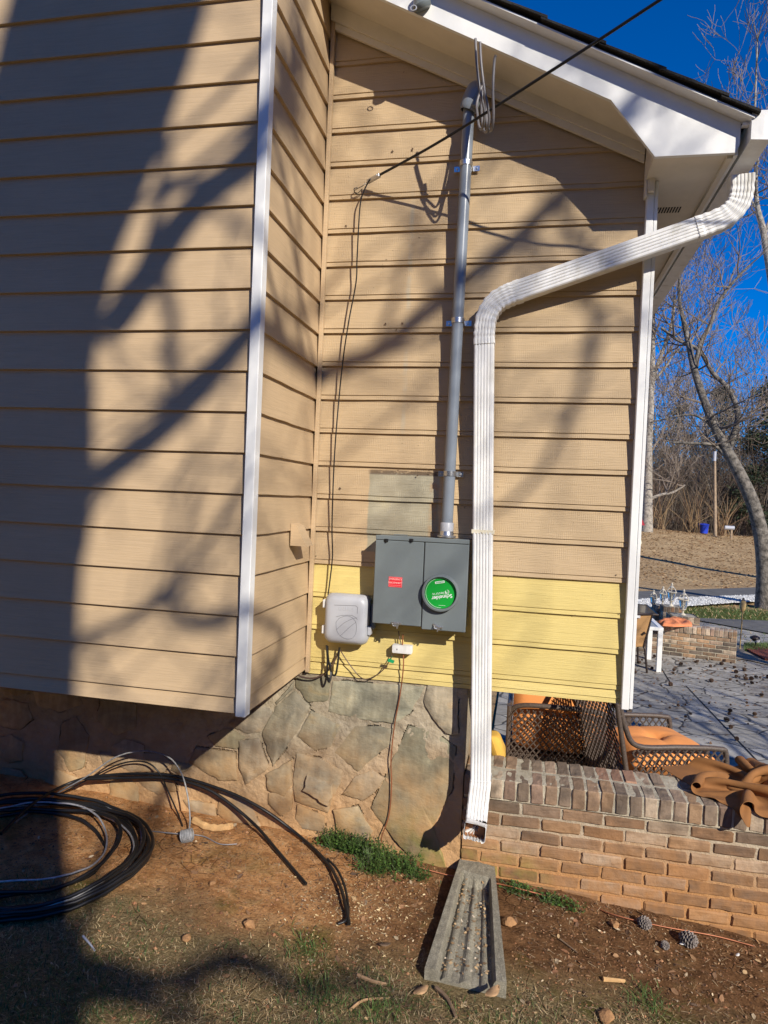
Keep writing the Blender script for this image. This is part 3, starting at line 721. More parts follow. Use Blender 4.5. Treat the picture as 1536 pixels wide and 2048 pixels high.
for px in (773, 823):
    q = at(px, 1079, -D); m = MB(); m.bbox(q.x-.011, q.x+.011, -D-.009, -D-.0042, q.z-.012, q.z+.004, .002); m.lathe([(.0055, 0), (.0055, .006), (.003, .009)], (q.x+.004, -D-.009, q.z-.007), 10, Matrix.Rotation(math.pi/2, 4, 'X'))
    m.build('hinge_clip', M['blackmetal'], meter)
for px, py, tilt in ((793, 1246, 0), (876, 1252, .3)):
    q = at(px, py, -D); m = MB()
    R4 = Matrix.Translation((q.x, -D-.008, q.z)) @ Matrix.Rotation(tilt, 4, 'Y')
    m.bbox(-.026, .026, -.004, .003, -.006, .006, .002, R4); m.bbox(-.012, .014, -.012, -.004, -.016, .004, .003, R4); m.bbox(.004, .010, -.011, -.002, -.026, -.010, .001, R4)
    m.tube([R4 @ Vector((-.018, -.006, -.004)), R4 @ Vector((-.012, -.018, -.012)), R4 @ Vector((0, -.018, -.012))], .003, 8)
    m.build('latch', M['steel'], meter)
q = at(882, 1185, -D); RX = Matrix.Rotation(math.pi/2, 4, 'X')
m = MB()
m.lathe([(.084, 0), (.092, .002), (.094, .012), (.094, .026), (.091, .031), (.083, .033), (.0805, .030), (.080, .012), (.0795, .010)], (q.x, -D-.004, q.z), 56, RX)
ring = m.build('meter_ring', M['boxgrey'], meter, smooth=35)
m = MB(); m.lathe([(.079, 0), (.079, .013), (.0785, .0145)], (q.x, -D-.006, q.z), 56, RX); lab = m.build('meter_label', M['green'], meter, smooth=35)
yy = -D-.0207
m = MB(); m.tube([(q.x+.0745*math.cos(a), yy, q.z+.0745*math.sin(a)) for a in lin(math.radians(60), math.radians(275), 60)], .0007, 5)
m.tube([(q.x+.01+.028*math.cos(a), yy, q.z-.0+.0655*-1 + .0035*math.sin(a)) for a in lin(.9, 2.2, 12)], .0006, 5); m.build('printed_line', M['ink'], lab)
c0 = Vector((q.x, yy-.0003, q.z)); tl_ = math.pi+.20
def onlab(du, dv): return wallM(c0 + Vector((math.cos(.20)*du-math.sin(.20)*dv*-0, 0, math.sin(.20)*du + dv)), tl_)
text('printed_text', 'Schneider', .0265, M['ink'], onlab(.008, -.021), lab, bold=.0003)
text('printed_text', 'Electric', .0185, M['ink'], onlab(-.006, -.002), lab, spacing=1.25)
m = MB(); e = onlab(.034, .001)
m.tube([e @ Vector((.0085*math.cos(a), .0095*math.sin(a), 0)) for a in lin(-.9, 4.6, 20)], .0011, 6); m.tube([e @ Vector((-.006, 0, 0)), e @ Vector((.008, .004, 0))], .001, 6)
m.build('printed_emblem', M['ink'], lab)
m = MB(); e = onlab(-.006, .055); m.bbox(-.024, .024, -.0055, .0055, -.0003, .0005, .0004, e); m.build('printed_badge', M['ink'], lab)
m = MB()
for k in range(6): m.bbox(-.019+k*.0065, -.0145+k*.0065, -.003, .003, .0004, .0009, .0003, e)
m.build('printed_badge_marks', M['green'], lab)
q = at(791, 1164, -D); yy = -D-.0045; e = wallM(Vector((q.x, yy, q.z)), -.0)
m = MB(); m.bbox(-.0355, .0355, -.0265, .0265, 0, .0012, .0005, e); sgn = m.build('warning_label', M['red'], meter)
m = MB()
for a, b, c_, d_ in ((-.0335, .0335, .0235, .0245), (-.0335, .0335, -.0245, -.0235), (-.0335, -.0325, -.0245, .0245), (.0325, .0335, -.0245, .0245), (-.030, .030, -.0165, -.0155)): m.box(a, b, c_, d_, .0012, .0016, e)
m.build('label_border', M['pinkink'], sgn)
e = wallM(Vector((q.x, yy-.0013, q.z)), 0)
text('label_text', 'EMERGENCY', .0125, M['pinkink'], e @ Matrix.Translation((0, .0145, 0)), sgn, bold=.0002, spacing=.94)
text('label_text', 'DISCONNECT', .0122, M['pinkink'], e @ Matrix.Translation((0, -.004, 0)), sgn, bold=.0002, spacing=.94)

# ------------------------------------------------------------------ conduit mast
mast = thing('conduit_mast', 'tall grey service conduit with weatherhead above the meter panel', 'conduit', (-.39, -.06, 1.75))
c0, c1 = at(893.5, 1062, -.06), at(938, 215, -.06)
m = MB(); m.tube([c0, c1], .0292, 28); m.build('pipe', M['conduit'], mast, smooth=40)
m = MB(); m.lathe([(.034, 0), (.034, .045), (.0315, .049)], c0 + Vector((0, 0, -.005)), 24); m.build('coupling', M['nid'], mast, smooth=40)
m = MB(); m.lathe([(.047, -.032), (.047, -.024), (.037, -.02), (.034, 0)], c0, 24); m.build('hub', M['steel'], mast, smooth=40)
for v in (327, 639, 946):
    t_ = (v-1062)/(215-1062); c = c0.lerp(c1, t_); m = MB()
    for dz in (-.009, .0, .009): m.tube([c + Vector((.031*math.cos(a), .031*math.sin(a), dz)) for a in lin(0, 2*math.pi, 30)[:-1]], .0032, 6, closed=True)
    m.lathe([(.0305, -.013), (.0315, -.013), (.0315, .013), (.0305, .013)], c, 28)
    for sg in (-1, 1):
        m.bbox(c.x+sg*.044-.022, c.x+sg*.044+.022, -.010, -.006, c.z-.014, c.z+.014, .001); m.bbox(c.x+sg*.0315-.0015, c.x+sg*.0315+.0015, -.06, -.006, c.z-.012, c.z+.012, .0005)
        m.lathe([(.006, 0), (.006, .003), (.003, .005)], (c.x+sg*.05, -.010, c.z), 8, RX)
    m.build('pipe_strap', M['steel'], mast, smooth=35)
m = MB()    # weatherhead: hooded cap, opening faces right and down
R4 = Matrix.Translation(c1 + Vector((.012, -.012, .015))) @ Matrix.Rotation(.38, 4, 'Y')
prof = [(.0, .105), (.02, .103), (.036, .094), (.046, .078), (.05, .055), (.05, .02), (.046, -.03), (.036, -.045)]
vs = []; n = 24
for r, z in prof:
    for k in range(n):
        a = 2*math.pi*k/n; vs.append(R4 @ Vector((r*math.cos(a)*1.05, r*math.sin(a)*.9, z)))
m.add(vs, [(i*n+k, i*n+(k+1) % n, (i+1)*n+(k+1) % n, (i+1)*n+k) for i in range(len(prof)-1) for k in range(n)])
head = m.build('weatherhead', M['conduit'], mast, smooth=50)
m = MB(); m.bbox(.012, .0535, -.047, .02, -.034, .07, .008, R4); m.build('wire_block', M['boxgrey'], head)
for k, (tip, loopx, loopz) in enumerate((((951, 77), 960, 258), ((960, 84), 969, 264), ((992, 110), 978, 262))):
    a = c1 + Vector((.055, -.045, .05-.015*k)); yb = -.30-.05*k
    o1 = .03*k
    pts = [a, a+Vector((.02, -.05, .012)), at(loopx-6, 205, -.17-o1*.5), at(loopx-5, loopz-28, -.19-o1*.6), at(loopx-2, loopz-6, -.235-o1), at(loopx+3, loopz, -.275-o1), at(loopx+7, loopz-10, -.315-o1), at(loopx+9, loopz-35, -.345-o1), at(tip[0]*.35+loopx*.65+3, 180, -.375-o1), at(tip[0]*.75+loopx*.25, 125, -.39-o1), at(*tip, -.40-o1)]
    m = MB(); m.tube(spline(pts, 8), .0062, 8); m.build('service_wire', M['greywire'], mast, smooth=60)

# ------------------------------------------------------------------ downspout
ds = thing('downspout', 'white ribbed aluminium downspout bending from gutter to splash block', 'downspout', (-.2, -.1, .2))
def rect_sweep(m, pts, sc, wd=.1, dp=.072, front=Vector((0, -1, 0)), caps=True):
    h, q = wd/2, dp/2
    prof = [(-h, -q+.004), (-h+.004, -q)]
    prof = [(-h+.005, -q), (h-.005, -q), (h, -q+.005), (h, q-.006), (h-.006, q)]
    for g in (.033, .018, .003, -.012, -.027):
        prof += [(g+.0035, q), (g+.001, q-.0035), (g-.003, q-.0035), (g-.0055, q)]
    prof += [(-h+.006, q), (-h, q-.006), (-h, -q+.005)]
    k = len(prof); vs = []; P = [Vector(p) for p in pts]; mlen = len(P)
    for i, p in enumerate(P):
        t = (P[min(i+1, mlen-1)]-P[max(i-1, 0)]).normalized(); n = (front-t*front.dot(t)).normalized(); s_ = t.cross(n)
        for a, b in prof: vs.append(p + s_*(a*sc[i]) + n*(b*sc[i]))
    fs = [(i*k+j, i*k+(j+1) % k, (i+1)*k+(j+1) % k, (i+1)*k+j) for i in range(mlen-1) for j in range(k)]
    if caps: fs += [tuple(range(k)), tuple(range((mlen-1)*k, mlen*k))]
    m.add(vs, fs)
def path(pts, step): 
    out = []
    for a, b in zip(pts[:-1], pts[1:]):
        n = max(1, int((Vector(b)-Vector(a)).length/step)); out += [Vector(a).lerp(Vector(b), i/n) for i in range(n)]
    return out+[Vector(pts[-1])]
yd = -.062
pT, pM, pB = at(969, 668, yd), at(966, 1060, yd-.004), at(961.5, 1562, -.118)
gA, gB = at(1012, 592, yd), at(1418, 450, -.12)
m = MB(); rect_sweep(m, path([pT, pM, pB], .25), [1]*50); m.build('pipe', M['alu_white'], ds, smooth=30)
m = MB(); rect_sweep(m, path([gA, gB], .2), [1]*50); m.build('pipe', M['alu_white'], ds, smooth=30)
def elbow(pts, sc0, n, name='elbow'):
    P = spline(pts, n); k = len(P)
    m = MB(); rect_sweep(m, P, [sc0*(1.025 if (i % 4) < 2 else .97) if 3 < i < k-4 else sc0*1.03 for i in range(k)]); return m.build(name, M['alu_white'], ds, smooth=30)
elbow([at(1042, 582, yd-.002), at(1020, 590, yd-.002), at(992, 606, yd-.002), at(974, 634, yd-.002), at(969, 668, yd-.002), at(969, 690, yd-.002)], 1.03, 9)
elbow([at(1392, 459, -.119), at(1412, 452, -.12), at(1452, 434, -.128), at(1474, 410, -.135), at(1481, 385, -.14), at(1482, 352, -.15)], 1.0, 8)
EP = spline([pB+Vector((0, -.001, .02)), pB, at(957, 1602, -.132), at(954, 1632, -.165), at(951, 1654, -.225), at(949, 1666, -.31)], 7)
m = MB(); rect_sweep(m, EP, [1.03*(1.012 if i % 4 < 2 else .99) if 6 < i < len(EP)-4 else 1.03 for i in range(len(EP))], caps=False)
kk = len(m.v)//len(EP); last = (len(EP)-1)*kk
for i in range(last, last+kk):       # torn, bent lip
    p = Vector(m.v[i]); up_ = (p.z-EP[-1].z)
    rel = (p-EP[-1]); tdir = (EP[-1]-EP[-2]).normalized(); cutb = -.075*math.exp(-((rel.x+.006)/.03)**2) if up_ > 0 else .0
    m.v[i] = tuple(p + tdir*(cutb + .012*nz(p.x*60, p.z*60, 2)) + Vector((.006*nz(p.z*40, p.x*40, 5), 0, .006*nz(p.x*80, p.y*80))))
oe = m.build('elbow', M['alu_white'], ds, smooth=30); md = oe.modifiers.new('sheet', 'SOLIDIFY'); md.thickness = .0012; md.offset = -1
m = MB(); rect_sweep(m, EP[4:-4], [.93]*60, caps=False); c_ = len(m.v)//len(EP[4:-4]); m.f.append(tuple(range(c_))); m.mi.append(0); m.c.append((1, 1, 1)); m.build('outlet_shade_skin', M['leather'], ds)  # inner skin added; its brown colour stands in for shade inside the outlet
m = MB(); m.bbox(pM.x-.055, pM.x+.056, -.1025, -.1005, pM.z-.018, pM.z+.002, .0008); m.bbox(pM.x-.0565, pM.x-.0545, -.1, -.004, pM.z-.018, pM.z+.002, .0005); m.bbox(pM.x+.0545, pM.x+.0565, -.1, -.004, pM.z-.018, pM.z+.002, .0005)
m.lathe([(.005, 0), (.005, .003)], (pM.x, -.1025, pM.z-.01), 8, RX); m.build('pipe_strap', M['cream'], ds)

# ------------------------------------------------------------------ telecom box
q0 = at(690, 1240, -.10)
nid = thing('telecom_box', 'rounded light grey plastic cable box left of the meter panel', 'utility box', (q0.x, 0, q0.z))
def rrect(w, h, r, n=6):
    o = []
    for cx_, cz_, a0 in ((w/2-r, h/2-r, 0), (-w/2+r, h/2-r, 90), (-w/2+r, -h/2+r, 180), (w/2-r, -h/2+r, 270)):
        o += [(cx_+r*math.cos(math.radians(a0+90*i/n)), cz_+r*math.sin(math.radians(a0+90*i/n))) for i in range(n+1)]
    return o
def puff(m, c, layers, M4=None):
    n = None; vs = []
    for w_, h_, r_, y in layers:
        o = rrect(w_, h_, r_); n = len(o)
        for a, b in o:
            p = Vector((a, y, b)); vs.append((M4 @ p if M4 else p)+Vector(c))
    k = len(layers)
    m.add(vs, [(i*n+j, i*n+(j+1) % n, (i+1)*n+(j+1) % n, (i+1)*n+j) for i in range(k-1) for j in range(n)] + [tuple(range(n)), tuple(range((k-1)*n, k*n))])
c = (q0.x, 0, q0.z); W_, H_ = .238, .262
m = MB(); puff(m, c, [(W_-.01, H_-.01, .035, -.002), (W_-.01, H_-.01, .035, -.05)]); m.build('back_shell', M['nid'], nid, smooth=40)
m = MB(); puff(m, c, [(W_, H_, .04, -.05), (W_+.004, H_+.004, .042, -.06), (W_-.002, H_-.002, .04, -.068), (W_-.012, H_-.012, .04, -.085), (W_-.03, H_-.03, .04, -.098), (W_-.055, H_-.055, .035, -.104), (W_-.085, H_-.085, .03, -.105)]); lid = m.build('lid', M['nid'], nid, smooth=50)
m = MB(); yl = -.1056; cx_, cz_ = q0.x+.015, q0.z-.03
m.tube([(q0.x-.06, yl, q0.z+.075), (q0.x+.055, yl, q0.z+.08), (q0.x+.066, yl, q0.z+.072), (q0.x+.066, yl, q0.z+.04)], .0009, 5)
for pts in (((-.062, .05), (-.02, .062), (.03, .064), (.062, .045)), ((-.06, .02), (-.04, .045), (0, .06), (.035, .05), (.055, .02), (.055, -.03), (.035, -.06), (.0, -.066), (-.035, -.05), (-.055, -.02), (-.06, .02)),
            ((-.055, -.02), (-.02, .015), (.02, .04), (.058, .055)), ((-.035, -.055), (0, -.02), (.03, .01), (.055, .03))):
    m.tube(spline([(cx_-.005+a*.95, yl, cz_-.004+b*.95) for a, b in pts], 6), .0008, 5)
m.build('embossed_leaf', M['niddark'], lid)
m = MB()
for k in range(7): m.bbox(q0.x-.035+k*.012, q0.x-.028+k*.012, yl-.0005, yl+.001, q0.z+.050, q0.z+.070, .0006)
m.build('embossed_lettering', M['nid'], lid)
for dz in (.073, -.065):
    m = MB(); m.bbox(q0.x-W_/2-.014, q0.x-W_/2+.002, -.075, -.04, q0.z+dz-.022, q0.z+dz+.022, .003); m.build('hinge', M['alu_white'], nid)
m = MB(); m.bbox(q0.x+W_/2-.002, q0.x+W_/2+.016, -.08, -.035, q0.z-.075, q0.z-.03, .003); m.build('latch', M['nid'], nid)
m = MB(); m.bbox(q0.x+W_/2+.001, q0.x+W_/2+.03, -.05, -.004, q0.z-.05, q0.z+.085, .008); m.build('cable_cover', M['boxgrey'], nid)
def wire(name, label, pts, r, mat, cat='wire', n=6, seg=8, loc=None, parent=None):
    m = MB(); sp = spline(pts, seg); m.tube(sp, r, n); o = m.build(name, mat, parent, smooth=60, loc=None if parent else tuple(pts[0]))
    if parent is None: tag(o, label, cat)
    return o
wire('cable', 'black cable hanging in a loop under the telecom box, left one', [at(653, 1290, -.04), at(655, 1320, -.05), at(654, 1350, -.06), at(658, 1364, -.06), at(662, 1350, -.05), at(660, 1325, -.03)], .0055, M['black'], 'cable')
wire('cable', 'black cable looping from the box bottom to the wall base', [at(655, 1292, -.04), at(657, 1320, -.045), at(664, 1347, -.045), at(671, 1349, -.045), at(675, 1330, -.045), at(679, 1295, -.04)], .0055, M['black'], 'cable')
wire('cable', 'brown cable running from the box into the bay corner', [at(678, 1300, -.035), at(670, 1320, -.03), at(655, 1342, -.03), at(630, 1356, -.03), at(604, 1354, -.03), at(590, 1345, -.03)], .0045, M['brownwire'], 'cable')
wire('wire', 'thin dark wire sagging from telecom box to small white box', [at(679, 1298, -.04), at(700, 1330, -.03), at(725, 1357, -.03), at(750, 1352, -.03), at(770, 1335, -.03), at(786, 1308, -.03)], .0028, M['brownwire'])
# small white box
q = at(803, 1300, -.05)
jb = thing('junction_box', 'small white plastic junction box below the meter panel', 'junction box', (q.x, 0, q.z))
m = MB(); puff(m, (q.x, 0, q.z), [(.106, .044, .006, -.002), (.106, .044, .006, -.042), (.100, .038, .006, -.047), (.09, .03, .005, -.0475)]); m.build('body', M['alu_white'], jb, smooth=40)
m = MB(); m.bbox(q.x-.028, q.x-.022, -.0482, -.0475, q.z-.003, q.z+.004, .0003); m.build('mark', M['niddark'], jb)
p = at(782, 1322, -.06)
m = MB(); R4 = Matrix.Translation(p) @ Matrix.Rotation(.35, 4, 'Y') @ Matrix.Rotation(.3, 4, 'Z'); m.bbox(-.017, .017, -.001, .001, -.009, .009, .0006, R4); m.tube([at(784, 1312, -.035), p], .001, 5)
tag(m.build('wire_tag', M['tag'], loc=tuple(p)), 'small green tag on a wire below the telecom box', 'tag')
wire('ground_wire', 'thin copper ground wire running down the stone foundation', [at(806, 1268, -.03), at(805, 1290, -.03), at(807, 1330, -.03), at(800, 1390, -.012), at(789, 1450, -.012), at(782, 1520, -.012), at(783, 1570, -.012), at(778, 1630, -.012), at(763, 1675, -.012), at(767, 1690, -.012)], .0033, M['copper'])
wire('ground_wire', 'short brown wire pair between meter panel and white box', [at(797, 1262, -.02), at(800, 1280, -.025), at(804, 1294, -.03)], .0028, M['brownwire'])

# ------------------------------------------------------------------ overhead drop
cl = at(748, 356, -.06)
drop = [cl, Vector((-.472, -.255, 1.7407+H)), Vector((.073, -.57, 1.868+H)), Vector((.419, -.775, 1.952+H)), Vector((.911, -1.045, 2.085+H)), Vector((3.2, -2.33, 2.85+H)), Vector((7, -4.5, 4.3+H))]
wire('drop_cable', 'black overhead cable running from the wall clamp across the sky', drop, .0065, M['black'], 'cable', 8, 10)
clamp = thing('cable_clamp', 'small metal wedge clamp gripping the black overhead cable', 'clamp', tuple(cl))
dv = (drop[1]-cl).normalized(); R4 = Matrix.Translation(cl) @ dv.to_track_quat('X', 'Z').to_matrix().to_4x4()
m = MB(); m.bbox(-.045, .04, -.01, .01, -.012, .008, .003, R4); m.bbox(-.03, .03, -.013, .013, -.004, .004, .002, R4); m.build('body', M['steel'], clamp)
hook = at(718, 385, -.0)
m = MB(); m.tube(spline([R4 @ Vector((-.045, 0, 0)), at(725, 372, -.05), at(713, 378, -.04), at(708, 383, -.03), at(716, 386, -.02), at(724, 378, -.03), at(722, 384, -.01)], 8), .0018, 6)
m.tube(spline([hook+Vector((0, .0, -.01)), hook+Vector((-.015, -.02, -.012)), hook+Vector((-.02, -.028, .008)), hook+Vector((-.005, -.022, .016))], 6), .0025, 6); m.build('hanger_wire', M['blackmetal'], clamp)
wire('drop_cable', 'thin black and white cable dropping from clamp to telecom box', [cl+Vector((-.02, -.005, -.008)), at(731, 375, -.055), at(722, 400, -.05), at(718, 440, -.05), at(714, 520, -.05), at(712, 565, -.05), at(698, 640, -.05), at(686, 720, -.045), at(675, 830, -.04), at(668, 930, -.035), at(664, 1050, -.03), at(665, 1110, -.03), at(660, 1160, -.03), at(656, 1190, -.035)], .0038, M['black'], 'cable', 6, 6)
# flood light bracket at the top edge of the picture
p = at(842, 6, -.30)
sf = thing('security_light', 'grey round outdoor light fixture under the rake fascia at top', 'light fixture', tuple(p))
R4 = Matrix.Translation(p) @ Matrix.Rotation(-.35, 4, 'Y') @ Matrix.Rotation(.35, 4, 'X')
m = MB(); m.lathe([(.01, -.032), (.036, -.03), (.045, -.02), (.046, -.008), (.04, .0), (.03, .02), (.02, .05)], p, 24, R4.to_3x3().to_4x4()); m.build('lamp_head', M['boxgrey'], sf, smooth=40)
m = MB(); m.tube([p+Vector((0, 0, .04)), p+Vector((.01, .0, .09)), p+Vector((.03, .01, .12))], .016, 12); m.build('bracket', M['boxgrey'], sf, smooth=40)
m = MB(); cc = at(827, 16, -.34); m.tube([cc+Vector((.014*math.cos(a), 0, .012*math.sin(a))) for a in lin(0, 6.28, 18)[:-1]], .003, 6, closed=True); m.build('pull_ring', M['nid'], sf)
#@@YARD
# ------------------------------------------------------------------ splash block
A, B_, C_, D_ = atz(920, 1742, .0), atz(988, 1762, -.0), atz(1012, 1995, -.0), atz(848, 1965, .0)
sbk = thing('splash_block', 'weathered concrete splash block under the downspout outlet', 'splash block', tuple((A+B_+C_+D_)/4))
m = MB(); nu, nv = 40, 30; vs = []
def sbp(u, v):   # u across 0..1, v along 0..1 (0 at wall)
    p = A.lerp(B_, u).lerp(D_.lerp(C_, u), v); zt = .085 - .015*v
    e = min(u, 1-u)
    rim = .14
    zin = .035 - .005*v
    z = zt
    if rim < u < 1-rim and v > .14:
        t = min(1, (min(u-rim, 1-rim-u))/.035, (v-.14)/.04); z = zt + (zin-zt)*t
        z += .013*(max(0, math.cos((u-.5)*2*math.pi*4.2))**.6)*t
    z += .0025*nz(p.x, p.y, 3, 60)
    return Vector((p.x, p.y, gz(p.x, p.y)*.0 + z - .01))
for j in range(nv+1):
    for i in range(nu+1): vs.append(sbp(i/nu, j/nv))
fs = [(j*(nu+1)+i, j*(nu+1)+i+1, (j+1)*(nu+1)+i+1, (j+1)*(nu+1)+i) for j in range(nv) for i in range(nu)]
m.add(vs, fs)
edge = [(i/nu, 0) for i in range(nu)]+[(1, j/nv) for j in range(nv)]+[(1-i/nu, 1) for i in range(nu)]+[(0, 1-j/nv) for j in range(nv)]
for i in range(len(edge)):
    a, b = sbp(*edge[i]), sbp(*edge[(i+1) % len(edge)]); m.quad(a, b, Vector((b.x, b.y, -.12)), Vector((a.x, a.y, -.12)))
m.build('block', M['concrete'], sbk)
random.seed(11)
m = MB()
for k in range(240):
    u, v = ru(.16, .84), ru(.16, .95); p = sbp(u, v)+Vector((0, 0, .003)); r = ru(.002, .008); a = ru(0, 6)
    m.col = random.choice(((.55, .38, .2), (.4, .25, .12), (.6, .5, .36), (.3, .2, .1), (.2, .13, .07)))
    t1 = Vector((math.cos(a), math.sin(a), ru(-.4, .4)))*r; t2 = Vector((-math.sin(a), math.cos(a), ru(-.4, .4)))*r*ru(.4, 1)
    m.quad(p-t1-t2, p+t1-t2, p+t1+t2, p-t1+t2)
o = m.build('leaf_debris', M['flake'], sbk); o['kind'] = 'stuff'

# ------------------------------------------------------------------ cables on the ground
coil = thing('cable_coil', 'coil of black cable with bare aluminium strands on the clay soil', 'cable coil', (-2.3, -.7, gz(-2.3, -.7)))
random.seed(5)
for k in range(11):
    r = ru(.525, .59); dx, dy = ru(-.02, .02), ru(-.02, .02); ph = ru(0, 6.28); zt = ru(.012, .07); m = MB(); pts = []
    if k < 3: r = ru(.41, .44); dx -= .03
    for i in range(96):
        a = 2*math.pi*i/96
        rr = r*(1+.035*math.sin(2*a+ph)+.02*math.sin(3*a+ph*2)); x = -2.29+dx+rr*math.cos(a)*1.0; y = -.72+dy+rr*math.sin(a)*.93
        lift = .012*math.sin(3*a+ph)
        pts.append((x, y, gz(x, y)+zt+.012*math.sin(a*2+ph)+lift))
    bare = k in (1, 5, 8)
    m.tube(pts, .0048 if bare else .0092, 7, closed=True); m.build('bare_strand' if bare else 'black_cable', M['alum'] if bare else M['black'], coil, smooth=60)
for a in (-1.75, -1.62):
    m = MB(); cx_, cy_ = -2.3+.56*math.cos(a), -.72+.53*math.sin(a); m.bbox(cx_-.02, cx_+.02, cy_-.07, cy_+.07, gz(cx_, cy_)+.004, gz(cx_, cy_)+.085, .015); m.build('tape', M['black'], coil)
def gp(u, v, dz=.008):
    p = atz(u, v, .07)
    for _ in range(4): p = atz(u, v, gz(p.x, p.y)+dz)
    return p
wire('cable', 'longer black cable arching off the coil and down to the weeds', [gp(2, 1668, .02), gp(60, 1612, .07), at(130, 1570, -.12), at(200, 1552, -.07), at(330, 1549, -.05), at(440, 1578, -.045), at(520, 1615, -.045), gp(590, 1665, .03), gp(648, 1718, .02), gp(675, 1760, .03), gp(690, 1805, .03), gp(698, 1848, .02)], .0085, M['black'], 'cable', 8, 10)
wire('cable', 'shorter black cable lying diagonally across the clay soil', [at(170, 1558, -.10), at(240, 1556, -.07), at(330, 1556, -.05), at(400, 1572, -.045), at(450, 1600, -.045), gp(510, 1650, .05), gp(560, 1708, .02), gp(612, 1768, .015)], .0085, M['black'], 'cable', 8, 10)
wire('cable', 'black cable end curving up beside the weeds', [gp(655, 1718, .03), gp(675, 1740, .04), gp(690, 1775, .03), gp(697, 1820, .02), gp(692, 1840, .02), gp(676, 1848, .01)], .006, M['black'], 'cable', 7, 8)
wire('cable', 'thin black cable arched against the stone foundation', [at(100, 1600, -.10), at(170, 1562, -.08), at(240, 1528, -.06), at(290, 1524, -.06), at(318, 1545, -.06), at(335, 1580, -.03), gp(355, 1625, .03), gp(365, 1652, .01)], .0045, M['black'], 'cable', 7, 8)
wire('strand_wire', 'looped grey stranded wire arching over the black cables', [gp(30, 1645, .03), at(100, 1595, -.16), at(170, 1555, -.14), at(230, 1515, -.13), at(285, 1502, -.12), at(335, 1513, -.13), at(362, 1545, -.14), at(375, 1590, -.16), gp(380, 1640, .05), gp(376, 1670, .03)], .0042, M['greywire2'], 'wire', 7, 10)
p = gp(374, 1683, .0)
wc = thing('wire_bundle', 'small coiled bundle of grey wire on the clay soil', 'wire coil', tuple(p))
m = MB(); ax = Vector((.9, .2, .25)).normalized()
pts = []
a1 = ax.orthogonal().normalized(); a2 = ax.cross(a1)
for i in range(90):
    a = i*.45; pts.append(p + ax*(-.028+.056*i/90) + (a1*math.cos(a)+a2*math.sin(a))*.030 + Vector((0, 0, .03)))
m.tube(pts, .0045, 6); m.build('coiled_wire', M['greywire2'], wc, smooth=60)
wire('strand_wire', 'straight grey wire end lying beside the coiled bundle', [gp(300, 1662, .012), gp(360, 1668, .02), gp(405, 1672, .012), gp(440, 1688, .01), gp(474, 1688, .01)], .0032, M['greywire'], 'wire')
wire('ground_wire', 'thin bare copper wire along the foot of the brick wall', [gp(840, 1735, .02), gp(905, 1752, .015), gp(1000, 1768, .03), gp(1095, 1792, .012), at(1165, 1806, -.03), gp(1230, 1830, .012), gp(1320, 1852, .012), gp(1430, 1872, .012), gp(1510, 1893, .012)], .003, M['copper'])

# ------------------------------------------------------------------ grass, litter, weeds, rocks
random.seed(31)
def occupied(x, y): return y > -.02 or (-.34 < x < .02 and -.92 < y)
m = MB()
def blade(x, y, h, bend, col, wdt):
    z = gz(x, y)-.004; a = ru(0, 6.283); dx, dy = math.cos(a), math.sin(a)
    px, py = -dy*wdt, dx*wdt; m.col = col
    mx, my, mz = x+dx*bend*.45, y+dy*bend*.45, z+h*.65; tx, ty, tz2 = x+dx*bend*1.2, y+dy*bend*1.2, z+h*ru(.6, 1.0)
    m.add([(x-px, y-py, z), (x+px, y+py, z), (mx+px*.8, my+py*.8, mz), (mx-px*.8, my-py*.8, mz), (tx, ty, tz2)], [(0, 1, 2, 3), (3, 2, 4)])
DRY = ((.34, .245, .12), (.42, .31, .16), (.26, .18, .085), (.50, .39, .21), (.2, .13, .06), (.3, .19, .09)); GRN = ((.045, .085, .014), (.07, .12, .022), (.09, .125, .035), (.05, .07, .02))
cnt = 0
while cnt < 60000:
    x, y = ru(-2.3, 1.7), ru(-2.3, -.1)
    if occupied(x, y): continue
    edge = -.72 + .28*nz(x, y, 4, 1.6) + (-.05 if x > -.2 else -.12) + (.16 if x > .35 else 0)
    dens = max(0, min(1, (edge-y)/.3))
    if rnd() > dens: continue
    g = nz(x, y, 8, 1.5)*.9 + nz(x, y, 2, 5)*.5 + (.22 if x < -.45 else -.28)
    green = rnd() < max(.05, min(.6, .14+g*.8))
    col = random.choice(GRN) if green else random.choice(DRY); k = ru(.75, 1.25); cnt += 1
    blade(x, y, ru(.01, .035) if green else ru(.004, .02), ru(.008, .05), (col[0]*k, col[1]*k, col[2]*k), ru(.0009, .002))
for (cx_, cy_) in ((gp(640, 1995).x, gp(640, 1995).y), (gp(610, 1900).x, gp(610, 1900).y), (gp(1300, 2005).x, gp(1300, 2005).y), (gp(760, 2010).x, gp(760, 2010).y)):
    for _ in range(130):
        col = random.choice(GRN[:3]); blade(cx_+random.gauss(0, .05), cy_+random.gauss(0, .05), ru(.02, .055), ru(.02, .06), sc3(col, ru(.9, 1.5)), ru(.001, .0022))
o = m.build('grass', M['blade'], fix=False); o['kind'] = 'stuff'
m = MB()
def flake(x, y, r, col, lift=.004, asp=.5):
    z = gz(x, y)+lift; a = ru(0, 6.28); t1 = Vector((math.cos(a), math.sin(a), ru(-.35, .35)))*r; t2 = Vector((-math.sin(a), math.cos(a), ru(-.5, .5)))*r*asp; p = Vector((x, y, z)); m.col = col
    q = Vector((0, 0, r*ru(-.2, .4)))
    m.add([p-t1, p-t1*.3+t2+q, p+t1*.5+t2*.7+q, p+t1, p+t1*.4-t2*.8, p-t1*.4-t2], [(0, 1, 2, 3), (0, 3, 4, 5)])
